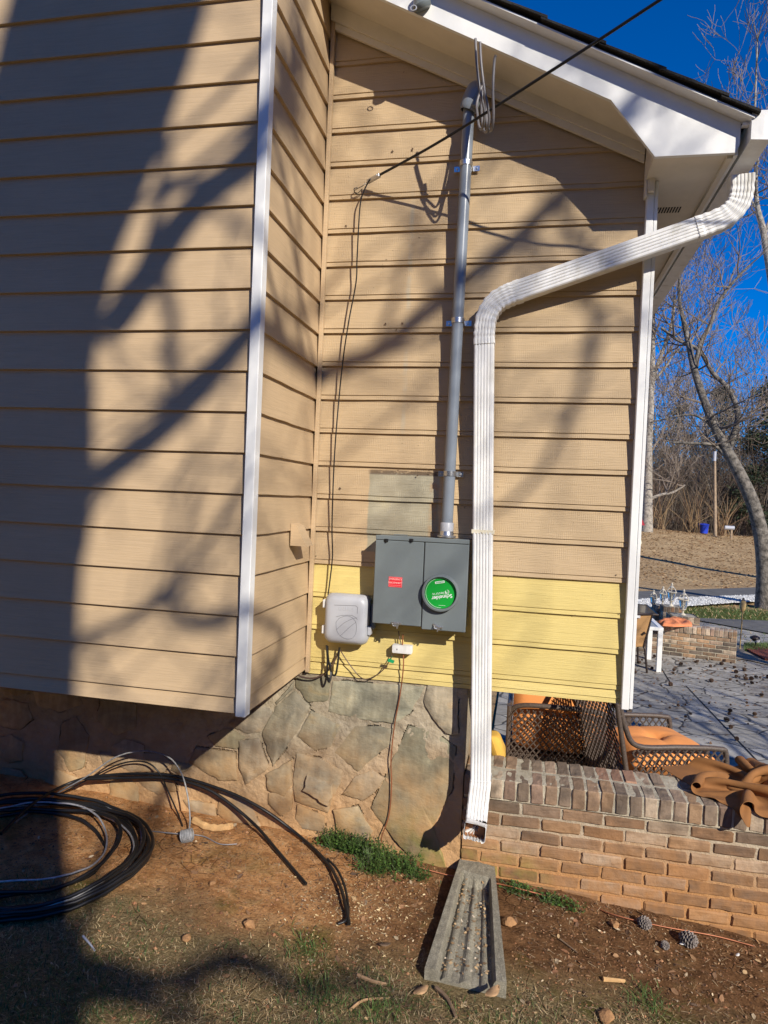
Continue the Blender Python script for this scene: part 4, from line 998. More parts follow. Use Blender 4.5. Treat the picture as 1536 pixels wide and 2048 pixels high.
for k in range(8000):
    x, y = ru(-2.4, 1.6), -abs(random.gauss(0, .75))
    if occupied(x, y) or y < -2: continue
    if x < -.95 and rnd() < .62: continue
    c = random.choice(((.36, .2, .09), (.28, .15, .07), (.42, .28, .14), (.14, .075, .04), (.2, .11, .055), (.55, .42, .26), (.24, .11, .05), (.1, .06, .035)))
    flake(x, y, ru(.002, .008) if rnd() < .93 else ru(.010, .02), sc3(c, ru(.7, 1.2)))
for k in range(900):      # pale wood chips near the weeds
    p = gp(random.gauss(720, 75), random.gauss(1815, 40)); 
    if not occupied(p.x, p.y): flake(p.x, p.y, ru(.002, .0085), random.choice(((.60, .44, .22), (.48, .32, .15), (.68, .53, .3), (.36, .22, .1))), .005, ru(.2, .5))
for k in range(2600):      # pine needles and thin bits
    x, y = ru(-2.3, 1.6), -abs(random.gauss(.25, .55))
    if occupied(x, y) or y < -2: continue
    L_ = ru(.012, .04); a = ru(0, 6.28); z = gz(x, y)+.003; m.col = sc3(random.choice(((.30, .17, .08), (.42, .28, .14), (.16, .09, .045), (.5, .38, .22))), ru(.7, 1.2)); d = Vector((math.cos(a), math.sin(a), ru(-.1, .25)))*L_; w_ = Vector((-math.sin(a), math.cos(a), 0))*.0009; p = Vector((x, y, z))
    m.quad(p-w_, p+w_, p+d+w_, p+d-w_)
o = m.build('leaf_litter', M['flake'], fix=False); o['kind'] = 'stuff'
m = MB()     # pebbles and clods, too many to count
for k in range(7000):
    x, y = ru(-2.5, 1.7), ru(-1.5, -.02)
    if occupied(x, y): continue
    r = ru(.0015, .006)*(1 if rnd() < .95 else 2.2); m.col = random.choice(((.3, .13, .055), (.2, .085, .035), (.38, .19, .09), (.13, .065, .03)))
    z = gz(x, y); s_ = [Vector((ru(.7, 1.2)*r, 0, 0)), Vector((0, ru(.7, 1.2)*r, 0)), Vector((0, 0, ru(.5, .9)*r))]; p = Vector((x, y, z+r*.2))
    m.add([p+s_[0], p+s_[1], p-s_[0], p-s_[1], p+s_[2]], [(0, 1, 4), (1, 2, 4), (2, 3, 4), (3, 0, 4)])
o = m.build('clods', M['flake'], fix=False); o['kind'] = 'stuff'
def weed(label, spots, n, hmax, spread, seed):
    random.seed(seed); c = spots[0]; m = MB(); st = MB()
    root = thing('weed_clump', label, 'plant', tuple(c))
    for k in range(n):
        s = random.choice(spots); x, y = s.x+random.gauss(0, spread), s.y+random.gauss(0, spread*.6)
        if y > -.02: y = -.02-rnd()*.05
        z = gz(x, y); h = ru(.015, hmax)*math.exp(-((x-s.x)**2+(y-s.y)**2)/(2*(spread*1.6)**2)); a = ru(0, 6.28); le = ru(0, .06)
        tip = Vector((x+math.cos(a)*le, y+math.sin(a)*le*.7, z+h))
        st.col = (.05, .08, .015); st.tube([(x, y, z-.003), tip], .0009, 3, cap=False)
        for q in range(random.choice((3, 4, 5))):
            b = ru(0, 6.28); r = ru(.005, .014); el = ru(-.3, .8)
            d = Vector((math.cos(b)*math.cos(el), math.sin(b)*math.cos(el), math.sin(el)))*r; w_ = Vector((-math.sin(b), math.cos(b), ru(-.4, .4)))*r*.42
            o_ = tip-Vector((0, 0, ru(0, h*.5)))
            m.col = sc3(random.choice(((.035, .085, .015), (.06, .13, .02), (.09, .17, .03), (.03, .06, .012))), ru(.8, 1.25))
            m.add([o_, o_+d*.55+w_, o_+d*1.15, o_+d*.55-w_], [(0, 1, 2, 3)])
    m.v, o_ = m.v+st.v, len(m.v); m.f += [tuple(i+o_ for i in f) for f in st.f]; m.mi += st.mi; m.c += st.c
    m.build('foliage', M['leaf'], root, fix=False)
    return root
weed('leafy green weed clump growing against the stone foundation', [gp(672, 1690), gp(700, 1690), gp(728, 1705), gp(760, 1720), gp(790, 1735), gp(820, 1745), gp(745, 1740), gp(690, 1680), gp(715, 1690)], 1350, .115, .05, 41)
weed('small green weed at brick wall foot near splash block', [gp(1030, 1778), gp(1042, 1782)], 110, .05, .028, 42)
weed('low green weed along the brick wall with copper wire passing', [gp(1095, 1800), gp(1118, 1806), gp(1140, 1815)], 120, .045, .025, 43)
def rock(name, label, p, r, mat, cat, seed, sq=(1, 1, .7)):
    random.seed(seed); bm = bmesh.new(); bmesh.ops.create_icosphere(bm, subdivisions=3, radius=1)
    for v in bm.verts:
        d = v.co.copy(); k = 1+.35*nz(d.x, d.y, d.z+seed, 1.1)+.14*nz(d.x, d.y, d.z+seed, 3.5)
        for q_ in range(9):
            pn = Vector((math.sin(q_*2.1+seed), math.cos(q_*1.7+seed*2), math.sin(q_*3.3+seed*.7))).normalized(); dd_ = d.dot(pn)*k
            if dd_ > .78: k *= .78/dd_
        v.co = Vector((d.x*k*sq[0], d.y*k*sq[1], d.z*k*sq[2]))*r
    me = bpy.data.meshes.new(name); bm.to_mesh(me); bm.free(); me.materials.append(mat)
    o = bpy.data.objects.new(name, me); COL.objects.link(o); o.location = p+Vector((0, 0, r*sq[2]*.45)); o.rotation_euler.z = ru(0, 6); ROOT[o.name] = tuple(o.location)
    return tag(o, label, cat)
rock('rock', 'rounded tan rock right of the concrete splash block', gp(1018, 1848), .034, M['rock'], 'rock', 1)
rock('rock', 'flat brown stone chip lying in the clay near foundation', gp(498, 1852), .028, M['rock'], 'rock', 2, (1, .8, .8))
rock('rock', 'dull brown rock half buried at the grass edge', gp(372, 1878), .024, M['rock'], 'rock', 3, (1, .9, .5))
rock('rock', 'small tan rock in dirt near the brick wall', gp(1230, 1852), .022, M['rock'], 'rock', 4)
rock('rock', 'small orange pebble alone on the bare clay', gp(425, 1768), .015, M['rock'], 'rock', 6)
rock('rock', 'reddish stone flat at the bottom edge of the lawn', gp(1212, 2035), .04, M['rock'], 'rock', 8, (1.2, .8, .35))
p = gp(432, 1652)
m = MB(); pts = spline([gp(388, 1640, .02), gp(410, 1652, .024), gp(430, 1656, .02), gp(448, 1655, .022), gp(464, 1652, .02)], 6)
m.tube(pts, [.020+.002*math.sin(i*1.3) for i in range(len(pts))], 7, flat=1.0)
tag(m.build('wood_chunk', M['wood'], loc=tuple(p)), 'pale split piece of firewood lying on the soil', 'wood')
def stick(label, pts, r, mat=None, name='stick'):
    m = MB(); P = spline(pts, 5); m.tube(P, [r*(1-.4*i/len(P)) for i in range(len(P))], 6)
    return tag(m.build(name, mat or M['stick'], loc=tuple(pts[0])), label, 'stick')
stick('dark brown stick pointing at the splash block front corner', [gp(872, 1975, .012), gp(895, 1998, .012), gp(912, 2035, .01)], .009)
stick('pale curved twig at the bottom left of splash block', [gp(700, 2020, .01), gp(728, 2000, .012), gp(778, 1996, .01)], .006, M['paleleaf'])
stick('pale flat bark strip left of the splash block', [gp(715, 1950, .008), gp(745, 1962, .01), gp(772, 1968, .008)], .008, M['paleleaf'])
stick('light wood sliver in the lawn under the brick wall', [gp(1206, 1958, .01), gp(1250, 1962, .01)], .010, M['wood'])
stick('thin twig beside the small tan rock', [gp(1120, 1878, .01), gp(1155, 1905, .008)], .004)
stick('grey metal strip poking from the grass below the coil', [gp(166, 1872, .02), gp(180, 1888, .012), gp(190, 1902, .006)], .005, M['nid'])
def leafplate(label, c, size, ang, mat, name='dry_leaf', cat='leaf', curl=.3):
    m = MB(); c = Vector(c); vs = []; n = 7
    for i in range(n):
        t = i/(n-1); w_ = math.sin(math.pi*(.08+.86*t))*.42*size
        for s_ in (-1, 0, 1):
            x, y = (t-.5)*size*1.7, s_*w_; z = curl*size*((t-.5)**2*1.5+.25*abs(s_)) + .004
            vs.append(c+Vector((x*math.cos(ang)-y*math.sin(ang), x*math.sin(ang)+y*math.cos(ang), z)))
    m.add(vs, [(i*3+j, i*3+j+1, (i+1)*3+j+1, (i+1)*3+j) for i in range(n-1) for j in range(2)])
    o = m.build(name, mat, loc=tuple(c), smooth=60); md = o.modifiers.new('thick', 'SOLIDIFY'); md.thickness = .0012
    return tag(o, label, cat)
leafplate('curled pale leaf leaning on the splash block front right corner', gp(985, 1990, .05), .05, 1.0, M['paleleaf'], curl=.5)
leafplate('tan dry leaf near the splash block front left corner', gp(842, 1985, .01), .045, .9, M['paleleaf'])
leafplate('rusty leaf on the stone chips left of splash block', gp(770, 1892, .01), .03, .4, M['stick'])
leafplate('white scrap of paper near the pine cones', gp(1365, 1890, .008), .018, .4, M['alu_white'], 'paper_scrap', 'scrap')
leafplate('white scrap lying right of the brick wall weeds', gp(1475, 1912, .008), .018, .9, M['alu_white'], 'paper_scrap', 'scrap')
leafplate('bluish white scrap in the grass below the coil', gp(45, 1822, .02), .025, .3, M['alu_white'], 'paper_scrap', 'scrap')
def pine_cone(mat):
    m = MB(); n = 0
    for i in range(70):
        t = i/70; a = i*2.39996; r = .0225*math.sin(math.pi*(.12+.8*t))+.003; z = -.034+.068*t
        d = Vector((math.cos(a), math.sin(a), .35)); s_ = Vector((-math.sin(a), math.cos(a), 0)); c = Vector((math.cos(a)*r*.55, math.sin(a)*r*.55, z))
        L_ = .012+.006*math.sin(math.pi*t)
        m.add([c, c+d*L_*.7+s_*L_*.55, c+d*L_*1.15, c+d*L_*.7-s_*L_*.55, c+d*L_*.8+Vector((0, 0, .004))], [(0, 1, 4), (1, 2, 4), (2, 3, 4), (3, 0, 4), (0, 3, 2, 1)])
    m.lathe([(.004, -.036), (.013, -.02), (.014, .01), (.006, .034)], (0, 0, 0), 8)
    return m
cone = pine_cone(0).build('pine_cone', M['cone'], fix=False)
def place_cone(o, p, lab, sc, first=False, mat=None, group=None):
    c = o if first else o.copy()
    if not first: COL.objects.link(c)
    c.location = p; c.rotation_euler = (1.35, ru(-.3, .3), ru(0, 6.28)); c.scale = (sc,)*3
    tag(c, lab, 'pine cone', group); return c
place_cone(cone, gp(1375, 1878, .03), 'grey open pine cone, larger of two by brick wall', 1.15, True)
place_cone(cone, gp(1288, 1845, .022), 'grey pine cone lying on its side against the copper wire', .95)
place_cone(cone, gp(1330, 1890, .015), 'dark broken pine cone in dirt beside the larger cone', .6)
#@@PATIO
# ------------------------------------------------------------------ patio and what stands on it
xs = lin(-.25, 9, 60); ys = lin(.31, 13.2, 60)
struct(grid_sheet(xs, ys, lambda x, y: PZ).build('patio', M['patio'], fix=False))
def pp(u, v, dz=0): return atz(u, v, PZ+dz)
m = MB()
for a, b in (((1318, 1330), (1345, 1372)), ((1372, 1372), (1536, 1545))):
    p, q = pp(*a), pp(*b); d = (q-p).normalized(); s_ = Vector((-d.y, d.x, 0))*.009
    m.add([p-s_+Vector((0, 0, .004)), q-s_+Vector((0, 0, .004)), q+s_+Vector((0, 0, .004)), p+s_+Vector((0, 0, .004))], [(0, 1, 2, 3)])
o = m.build('patio_joint', M['gap'], fix=False); struct(o)
random.seed(77)
cone2 = pine_cone(0).build('pine_cone', M['cone2'], fix=False)
first = True
for (u, v, n, su, sv) in ((1285, 1320, 8, 22, 10), (1345, 1300, 10, 25, 8), (1420, 1318, 12, 35, 8), (1450, 1345, 10, 30, 14), (1500, 1345, 12, 25, 8), (1380, 1340, 8, 30, 12), (1470, 1385, 7, 40, 20), (1380, 1412, 7, 25, 12), (1475, 1430, 8, 30, 10), (1490, 1360, 8, 30, 14), (1300, 1400, 3, 20, 15), (1440, 1475, 4, 50, 20)):
    for k in range(n):
        uu, vv = random.gauss(u, su), random.gauss(v, sv)
        if uu < 1262: continue
        p = pp(uu, max(1300, vv), .03)
        place_cone(cone2, p, 'small brown pine cone scattered on the grey patio paving', random.choice((.3, .4, .5, .6, .75, .95)), first, None, 'pine cones scattered on the patio'); first = False

m = MB(); random.seed(78)
for k in range(1500):
    u, v = ru(1255, 1700), 1300+abs(random.gauss(20, 75))
    p = pp(u, v, .006); r = ru(.008, .035); a = ru(0, 6.28); m.col = sc3(random.choice(((.12, .065, .035), (.2, .11, .055), (.07, .045, .03), (.3, .19, .1))), ru(.7, 1.2))
    d = Vector((math.cos(a), math.sin(a), ru(-.1, .4)))*r; e = Vector((-math.sin(a), math.cos(a), ru(-.1, .5)))*r*ru(.2, .6)
    if p.y > .4: m.quad(p-d-e*.3, p+e, p+d, p-e)
o = m.build('leaf_litter', M['flake'], fix=False); o['kind'] = 'stuff'
# wicker chairs --------------------------------------------------
def lattice(m, o, ux, uy, w, h, pitch, r, mask=None):
    # crossed diagonal strands filling the panel o + [0,w]*ux + [0,h]*uy
    def clip(a, b):
        pts = []
        for i in range(21):
            t = i/20; x, y = a[0]+(b[0]-a[0])*t, a[1]+(b[1]-a[1])*t
            if 0 <= x <= w and 0 <= y <= (mask(x) if mask else h): pts.append((x, y))
        return (pts[0], pts[-1]) if len(pts) > 1 else None
    k = -h*1.0
    while k < w+h:
        for sg in (1, -1):
            a, b = ((k, 0), (k+h*.8, h)) if sg == 1 else ((k, 0), (k-h*.8, h))
            c = clip(a, b)
            if c:
                off = ux.cross(uy)*(r*.8*sg)
                m.tube([o+ux*c[0][0]+uy*c[0][1]+off, o+ux*c[1][0]+uy*c[1][1]+off], r, 5, cap=False)
        k += pitch
def pillow(m, M4, w, d, h, seed, seg=18, tuft=False, n2=.05):
    vs = []; f = []
    for sgn in (1, -1):
        for j in range(seg+1):
            for i in range(seg+1):
                a, b = i/seg*2-1, j/seg*2-1
                e = max(0, (1-abs(a)**4)*(1-abs(b)**4))**.5
                z = h/2*e*(1+.25*n2*10*nz(a*1.5, b*1.5, seed))
                if tuft: z *= 1-.55*math.exp(-((a*a+b*b)/.03)) - .18*math.exp(-(min(abs(a), abs(b))**2)/.004)*(1-max(abs(a), abs(b)))
                x = a*w/2*(1-.03*abs(b)**3); y = b*d/2*(1-.03*abs(a)**3)
                vs.append(M4 @ Vector((x, y, sgn*z)))
    n = (seg+1)
    for s_ in (0, 1):
        o = s_*n*n
        for j in range(seg):
            for i in range(seg): q = (o+j*n+i, o+j*n+i+1, o+(j+1)*n+i+1, o+(j+1)*n+i); f.append(q if s_ == 0 else q[::-1])
    m.add(vs, f)
def wicker_chair(label, org, rz_, w=.72, dep=.78, arm=.62, back=.80, lean=0., bc=True):
    # local: x across, y from back (0) to front (dep), z up
    M4 = Matrix.Translation(org) @ Matrix.Rotation(rz_, 4, 'Z'); R3 = M4.to_3x3()
    T = lambda x, y, z: M4 @ Vector((x, y-lean*max(0, z-.3)/(back-.3), z))
    root = thing('wicker_chair', label, 'chair', tuple(org))
    for sx in (-1, 1):
        m = MB(); X = sx*w/2
        U = lambda x, y, z: M4 @ Vector((x, y, z))
        rail = spline([T(X, .02, back), T(X, .04, (back+arm)/2), U(X, .10-lean*.4, arm+.03), U(X, dep*.5, arm+.015), U(X, dep-.08, arm), U(X, dep-.01, arm-.05), U(X, dep+.0, .30), U(X, dep, .03)], 5)
        m.tube(rail, .021, 8); m.tube([T(X, .0, .03), T(X, 0, .3), T(X, .0, back)], .02, 8); m.tube([T(X, 0, .16), T(X, dep, .16)], .017, 8)
        fr = m.build('side_frame', M['wicker'], root, smooth=60)
        m = MB(); lattice(m, T(X, 0, .16), R3 @ Vector((0, 1, 0)), Vector((0, 0, 1)), dep, arm-.16, .062, .0065); m.build('side_lattice', M['wicker'], fr, smooth=60)
    m = MB(); top = spline([T(-w/2, .02, back-.1), T(-w/2+.05, .0, back-.01), T(-w/4, -.03, back+.03), T(w/4, -.03, back+.03), T(w/2-.05, 0, back-.01), T(w/2, .02, back-.1)], 6); m.tube(top, .022, 8); m.tube([T(-w/2, 0, .16), T(w/2, 0, .16)], .017, 8)
    bd_ = R3 @ Vector((0, -lean, back-.3)); lattice(m, T(-w/2, -.01, .2), R3 @ Vector((1, 0, 0)), bd_.normalized(), w, bd_.length+.08, .055, .0065); m.build('backrest', M['wicker'], root, smooth=60)
    m = MB(); m.bbox(-w/2+.01, w/2-.01, .03, dep, .22, .28, .01, M4); m.tube([T(-w/2, dep, .25), T(w/2, dep, .25)], .02, 8); m.build('seat', M['wicker'], root)
    if True:
        m = MB(); pillow(m, M4 @ Matrix.Translation((0, dep*.53, .37 if bc else .50)), w-.06, dep-.06, .2 if bc else .26, 3, tuft=True); m.build('seat_cushion', M['cushion'], root, smooth=70)
    if bc:
        m = MB(); pillow(m, M4 @ Matrix.Translation((0, .13, .62)) @ Matrix.Rotation(1.35, 4, 'X'), w-.06, .54, .2, 5, tuft=True); m.build('back_cushion', M['cushion'], root, smooth=70)
    return root
# chair under the overhang: its side panel faces the viewer
a = at(1012, 1412, 2.55); cz_ = PZ
wicker_chair('brown wicker chair with orange cushions under the overhanging siding', (a.x+.47, 2.62, PZ), .0, .88, .78, a.z-PZ-.06, a.z-PZ, .04, True)
b = at(1262, 1500, 1.95)
wicker_chair('brown wicker lounge chair right of the overhang with puffy orange seat', (b.x-.13, 2.33, PZ), -math.radians(70), .80, .80, b.z-PZ, b.z-PZ+.36, .14, False)
# wicker footstool / table between, blue-grey
p = at(1185, 1440, 4.4)
ot = thing('wicker_table', 'low dark woven patio table behind the two wicker chairs', 'table', (p.x, 4.4, PZ))
m = MB(); m.bbox(p.x-.35, p.x+.35, 3.95, 4.75, PZ+.40, PZ+.45, .01); m.build('top', M['wicker'], ot)
for sx in (-.32, .32):
    for sy in (4.0, 4.7): m = MB(); m.bbox(p.x+sx-.025, p.x+sx+.025, sy-.025, sy+.025, PZ, PZ+.40, .004); m.build('leg', M['wicker'], ot)
# things tucked behind the downspout
p = at(940, 1465, .7)
m = MB(); m.bbox(p.x-.06, p.x+.005, .6, .63, PZ, p.z+.16, .004); m.bbox(p.x-.05, p.x-.0, .63, .66, PZ, p.z, .004)
tag(m.build('plank', M['leather'], loc=(p.x, .62, PZ)), 'brown board standing behind the downspout beside the foundation end', 'board')
p = at(992, 1492, .45)
m = MB(); pillow(m, Matrix.Translation(p) @ Matrix.Rotation(1.2, 4, 'Y'), .16, .14, .09, 4); tag(m.build('yellow_cloth', M['yellowcloth'], smooth=70, loc=tuple(p)), 'yellow cloth bundle on the brick wall behind the downspout', 'cloth')

# brown jacket on the wall ---------------------------------------
random.seed(9)
def cloth_blob(m, poly, base, thick, seed, fold=.35, ridge=7., rows=30):
    # drapes a sheet over an outline (x, y) with real thickness; base(x, y) gives the surface beneath
    from mathutils.geometry import intersect_point_line
    n = len(poly); cx_ = sum(p[0] for p in poly)/n; cy_ = sum(p[1] for p in poly)/n
    rings = 24; K = 120; per = []
    segs = [(Vector((*poly[i], 0)), Vector((*poly[(i+1) % n], 0))) for i in range(n)]; L = [(b-a).length for a, b in segs]; tot = sum(L)
    for k in range(K):
        d = tot*k/K; i = 0
        while d > L[i] and i < n-1: d -= L[i]; i += 1
        per.append(segs[i][0].lerp(segs[i][1], d/L[i]))
    c = Vector((cx_, cy_, 0)); top = []; 
    for r in range(rings+1):
        t = r/rings
        for p in per:
            q = p.lerp(c, t*.97); e = math.sqrt(max(0, 1-(1-t)**2.6)); rg = 7 if isinstance(ridge, tuple) else ridge; f1 = abs(nz(q.x*rg, q.y*rg, seed)); f2 = nz(q.x*rg*2.3, q.y*rg*2.3, seed+4)
            if isinstance(ridge, tuple):
                fa, fb, th = ridge; ux, uy = q.x*math.cos(th)+q.y*math.sin(th), -q.x*math.sin(th)+q.y*math.cos(th)
                wv = .25*nz(ux*fb, uy*fb, seed+8); f1 = 1-2*abs(nz(ux*fb, (uy+wv*.2)*fa, seed)); f2 = nz(ux*fb*1.7, uy*fa*2, seed+4)
                z = base(q.x, q.y) + thick*e*(.35+fold*f1*f1+.2*f2) + .004
            else: z = base(q.x, q.y) + thick*e*(.55+fold*2.2*(.5-f1)+.25*f2) + .004
            q = q + Vector((.012*nz(q.x*30, q.y*30, seed), .012*nz(q.y*30, q.x*30, seed+3), 0))
            top.append(Vector((q.x, q.y, max(z, base(q.x, q.y)+.004))))
    vs = top+[c+Vector((0, 0, base(cx_, cy_)+thick*.6))]
    fs = [(r*K+k, r*K+(k+1) % K, (r+1)*K+(k+1) % K, (r+1)*K+k) for r in range(rings) for k in range(K)] + [(rings*K+k, rings*K+(k+1) % K, len(vs)-1) for k in range(K)] + [tuple(range(K))[::-1]]
    m.add(vs, fs)
wt = .42+.105
def wtop(x, y): return wt if y > -.012 else wt-(-.012-y)*6
def jp(u, v, z=wt+.02): q = atz(u, v, z); return (q.x, q.y)
def drape(nx, ny, w_, h_, sq, org, ang, seed, steps=170, d0=.006):
    # small position-based cloth: a bunched-up sheet falls on the wall top and over its front edge
    import numpy as np
    from mathutils import kdtree
    rs = np.random.RandomState(seed); X, Y = np.meshgrid(np.linspace(-w_/2, w_/2, nx), np.linspace(-h_/2, h_/2, ny)); dx, dy = w_/(nx-1), h_/(ny-1)
    zz = np.array([[.16+.15*nz(x*4.5, y*4.5, seed)+.08*nz(x*10, y*10, seed+3) for x in np.linspace(-w_/2, w_/2, nx)] for y in np.linspace(-h_/2, h_/2, ny)])
    ca, sa = math.cos(ang), math.sin(ang); px, py = X*sq, Y*sq
    P = np.stack([org[0]+px*ca-py*sa, org[1]+px*sa+py*ca, org[2]+zz], -1)+rs.normal(0, .002, (ny, nx, 3)); V = np.zeros_like(P)
    cons = []
    for di, dj, L in ((0, 1, dx), (1, 0, dy), (1, 1, math.hypot(dx, dy)), (1, -1, math.hypot(dx, dy)), (0, 2, 2*dx), (2, 0, 2*dy), (0, 4, 4*dx), (4, 0, 4*dy)):
        I, J = np.meshgrid(np.arange(ny), np.arange(nx), indexing='ij'); ok = (I+di < ny) & (J+dj < nx) & (J+dj >= 0)
        kk = (J // max(1, abs(dj)) if di == 0 else I // di) % 2
        for par in (0, 1):
            mk = ok & (kk == par)
            A = (I[mk]*nx+J[mk]); B = ((I[mk]+di)*nx+J[mk]+dj); cons.append((A, B, L, .55 if max(di, abs(dj)) >= 2 else 1.))
    P = P.reshape(-1, 3); V = V.reshape(-1, 3)
    for st in range(steps):
        V[:, 2] -= .0009; V *= .965; Q = P+V
        for it in range(5):
            for A, B, L, k in cons:
                d = Q[B]-Q[A]; l = np.linalg.norm(d, axis=1)+1e-9; c = d*((l-L)/l*.5*k*(.9 if L < 1 else 1))[:, None]
                np.add.at(Q, A, c*.9); np.add.at(Q, B, -c*.9)
            # wall: top plane and front face
            ins = (Q[:, 2] < wt+d0) & (Q[:, 1] > -.014-d0)
            fr_ = ins & (Q[:, 1] < .012) & (wt-Q[:, 2] > (Q[:, 1]+.014))
            tp = ins & ~fr_
            Q[tp, 2] = wt+d0; Q[fr_, 1] = -.014-d0
            Q[tp, :2] = Q[tp, :2]*.15+P[tp, :2]*.85; Q[fr_, 0] = Q[fr_, 0]*.5+P[fr_, 0]*.5; Q[fr_, 2] = Q[fr_, 2]*.6+P[fr_, 2]*.4
        if st % 3 == 0:
            kd_ = kdtree.KDTree(len(Q))
            for i_, q in enumerate(Q): kd_.insert(q, i_)
            kd_.balance(); R_ = .016
            for i_ in range(len(Q)):
                for co, j_, dd in kd_.find_range(Q[i_], R_):
                    if j_ > i_ and (abs(j_//nx-i_//nx) > 2 or abs(j_ % nx-i_ % nx) > 2) and dd > 1e-6:
                        c = (Q[j_]-Q[i_])*((R_-dd)/dd*.5); Q[i_] -= c; Q[j_] += c
        V = Q-P; sp_ = np.linalg.norm(V, axis=1); V *= np.minimum(1, .02/(sp_+1e-9))[:, None]; P = P+V
    return [tuple(p) for p in P], [(j*nx+i, j*nx+i+1, (j+1)*nx+i+1, (j+1)*nx+i) for j in range(ny-1) for i in range(nx-1)]
m = MB(); jc = jp(1492, 1556)
vs, fs = drape(68, 54, .98, .78, .44, (jc[0]+.015, jc[1]-.085, wt), .45, 4, 100); m.add(vs, fs)
jk = m.build('brown_jacket', M['jacket'], loc=(jc[0], jc[1], wt), smooth=180, fix=False)
tag(jk, 'crumpled brown canvas jacket draped on the brick wall', 'jacket')
so_ = jk.modifiers.new('cloth_thickness', 'SOLIDIFY'); so_.thickness = .004; so_.offset = 0
sb_ = jk.modifiers.new('fine', 'SUBSURF'); sb_.levels = sb_.render_levels = 2

# sling chair, white side table, lanterns etc. --------------------
d0 = 1.0
fb = pp(1294, 1346); Yc = fb.y
ch = thing('patio_chair', 'tan sling patio chair with dark frame beside the corner board', 'chair', tuple(fb))
tr, tlp = at(1305, 1229, Yc+.25), at(1255, 1229, Yc+.1)
bl_ = at(1289, 1293, Yc+.05); 
def fr(u, v, y): return at(u, v, y)
bk = [at(1212, 1232, Yc+.12), at(1305, 1229, Yc+.12), at(1288, 1293, Yc), at(1212, 1296, Yc)]
m = MB(); m.prism(bk, (0, .012, 0)); m.build('sling_back', M['sling'], ch)
m = MB(); m.tube([bk[0], bk[1], bk[2]], .02, 8); m.tube([bk[2], at(1290, 1300, Yc-.02), at(1294, 1346, Yc)], .016, 8); m.tube([bk[0], bk[3], at(1214, 1346, Yc)], .016, 8); m.tube([bk[2], bk[2]+Vector((.0, .6, .02)), bk[2]+Vector((.02, .62, -.42))], .015, 8); m.tube([bk[3], bk[3]+Vector((0, .6, .02)), bk[3]+Vector((0, .62, -.42))], .015, 8); m.tube([bk[2]+Vector((0, 0, .2)), bk[2]+Vector((.02, .5, .22))], .018, 8)
m.build('frame', M['brownmetal'], ch, smooth=50)
m = MB(); m.prism([bk[3], bk[2], bk[2]+Vector((0, .58, .02)), bk[3]+Vector((0, .58, .02))], (0, 0, .012)); m.build('sling_seat', M['sling'], ch)
m = MB(); q = bk[1]; p = at(1276, 1233, Yc+.10); m.bbox(p.x-.03, p.x+.03, p.y-.03, p.y-.02, p.z-.02, p.z+.02, .002); m.build('tag', M['alu_white'], ch)
# white table
q = pp(1318, 1344); zt = at(1323, 1255, q.y).z
tb = thing('side_table', 'white patio table with frosted top behind the sling chair', 'table', tuple(q))
S = .95; tx1 = q.x+.03; ty0 = q.y-.03
m = MB()
m.bbox(tx1-S, tx1, ty0, ty0+.07, zt-.05, zt, .004); m.bbox(tx1-S, tx1, ty0+S-.07, ty0+S, zt-.05, zt, .004); m.bbox(tx1-.07, tx1, ty0+.0705, ty0+S-.0705, zt-.05, zt, .004); m.bbox(tx1-S, tx1-S+.07, ty0+.0705, ty0+S-.0705, zt-.05, zt, .004); m.build('frame', M['white'], tb)
m = MB(); m.box(tx1-S+.07, tx1-.07, ty0+.07, ty0+S-.07, zt-.02, zt-.008); m.build('top', M['frost'], tb)
for sx in (tx1-S+.04, tx1-.04):
    for sy in (ty0+.04, ty0+S-.04): m = MB(); m.bbox(sx-.036, sx+.036, sy-.036, sy+.036, PZ, zt-.0505, .004); m.build('leg', M['white'], tb)
# dark glass dining table, partly behind the corner board
p = at(1262, 1225, q.y+1.6)
gt = thing('glass_table', 'dark glass patio table reflecting grass behind the sling chair', 'table', (p.x-.55, p.y, PZ))
m = MB(); m.bbox(p.x-1.5, p.x+.38, p.y-.4, p.y+.7, PZ+.70, PZ+.715, .004); m.build('top', M['darkglass'], gt)
m = MB(); m.tube([(p.x-1.5, p.y-.4, PZ+.705), (p.x+.38, p.y-.4, PZ+.705), (p.x+.38, p.y+.7, PZ+.705), (p.x-1.5, p.y+.7, PZ+.705)], .02, 8, closed=True); m.build('rim', M['brownmetal'], gt)
for sx in (-1.3, .25):
    for sy in (-.3, .6): m = MB(); m.tube([(p.x+sx, p.y+sy, PZ), (p.x+sx, p.y+sy, PZ+.7)], .02, 8); m.build('leg', M['brownmetal'], gt)
# brick pillars and lanterns
pil = []
def pillar(label, x, y, z0, z1, wd, seed):
    random.seed(seed); root = thing('brick_pillar', label, 'brick pillar', (x, y, z0)); bm_, mm = MB(), MB()
    mm.bbox(x-wd/2+.006, x+wd/2-.006, y-wd/2+.006, y+wd/2-.006, z0, z1, .002); z = z1; c = 0
    while z > z0:
        hh = .10 if c == 0 else .0577; 
        nbr = 5 if c == 0 else 2; off = 0
        for s_ in range(4):
            for k in range(nbr):
                a = -wd/2+wd*k/nbr+.004; b = -wd/2+wd*(k+1)/nbr-.004
                bm_.col = sc3(random.choice(BR), ru(1.1, 1.6))
                R4 = Matrix.Translation((x, y, 0)) @ Matrix.Rotation(s_*math.pi/2, 4, 'Z'); bm_.bbox(a, b, -wd/2-.002, -wd/2+.05, z-hh, z, .005, R4)
        z -= hh+.01; c += 1
    bm_.col = (.2, .13, .08); bm_.box(x-wd/2+.045, x+wd/2-.045, y-wd/2+.045, y+wd/2-.045, z1-.03, z1-.004)
    bm_.build('bricks', M['brick2'], root); mm.build('mortar', M['bmortar2'], root); return root
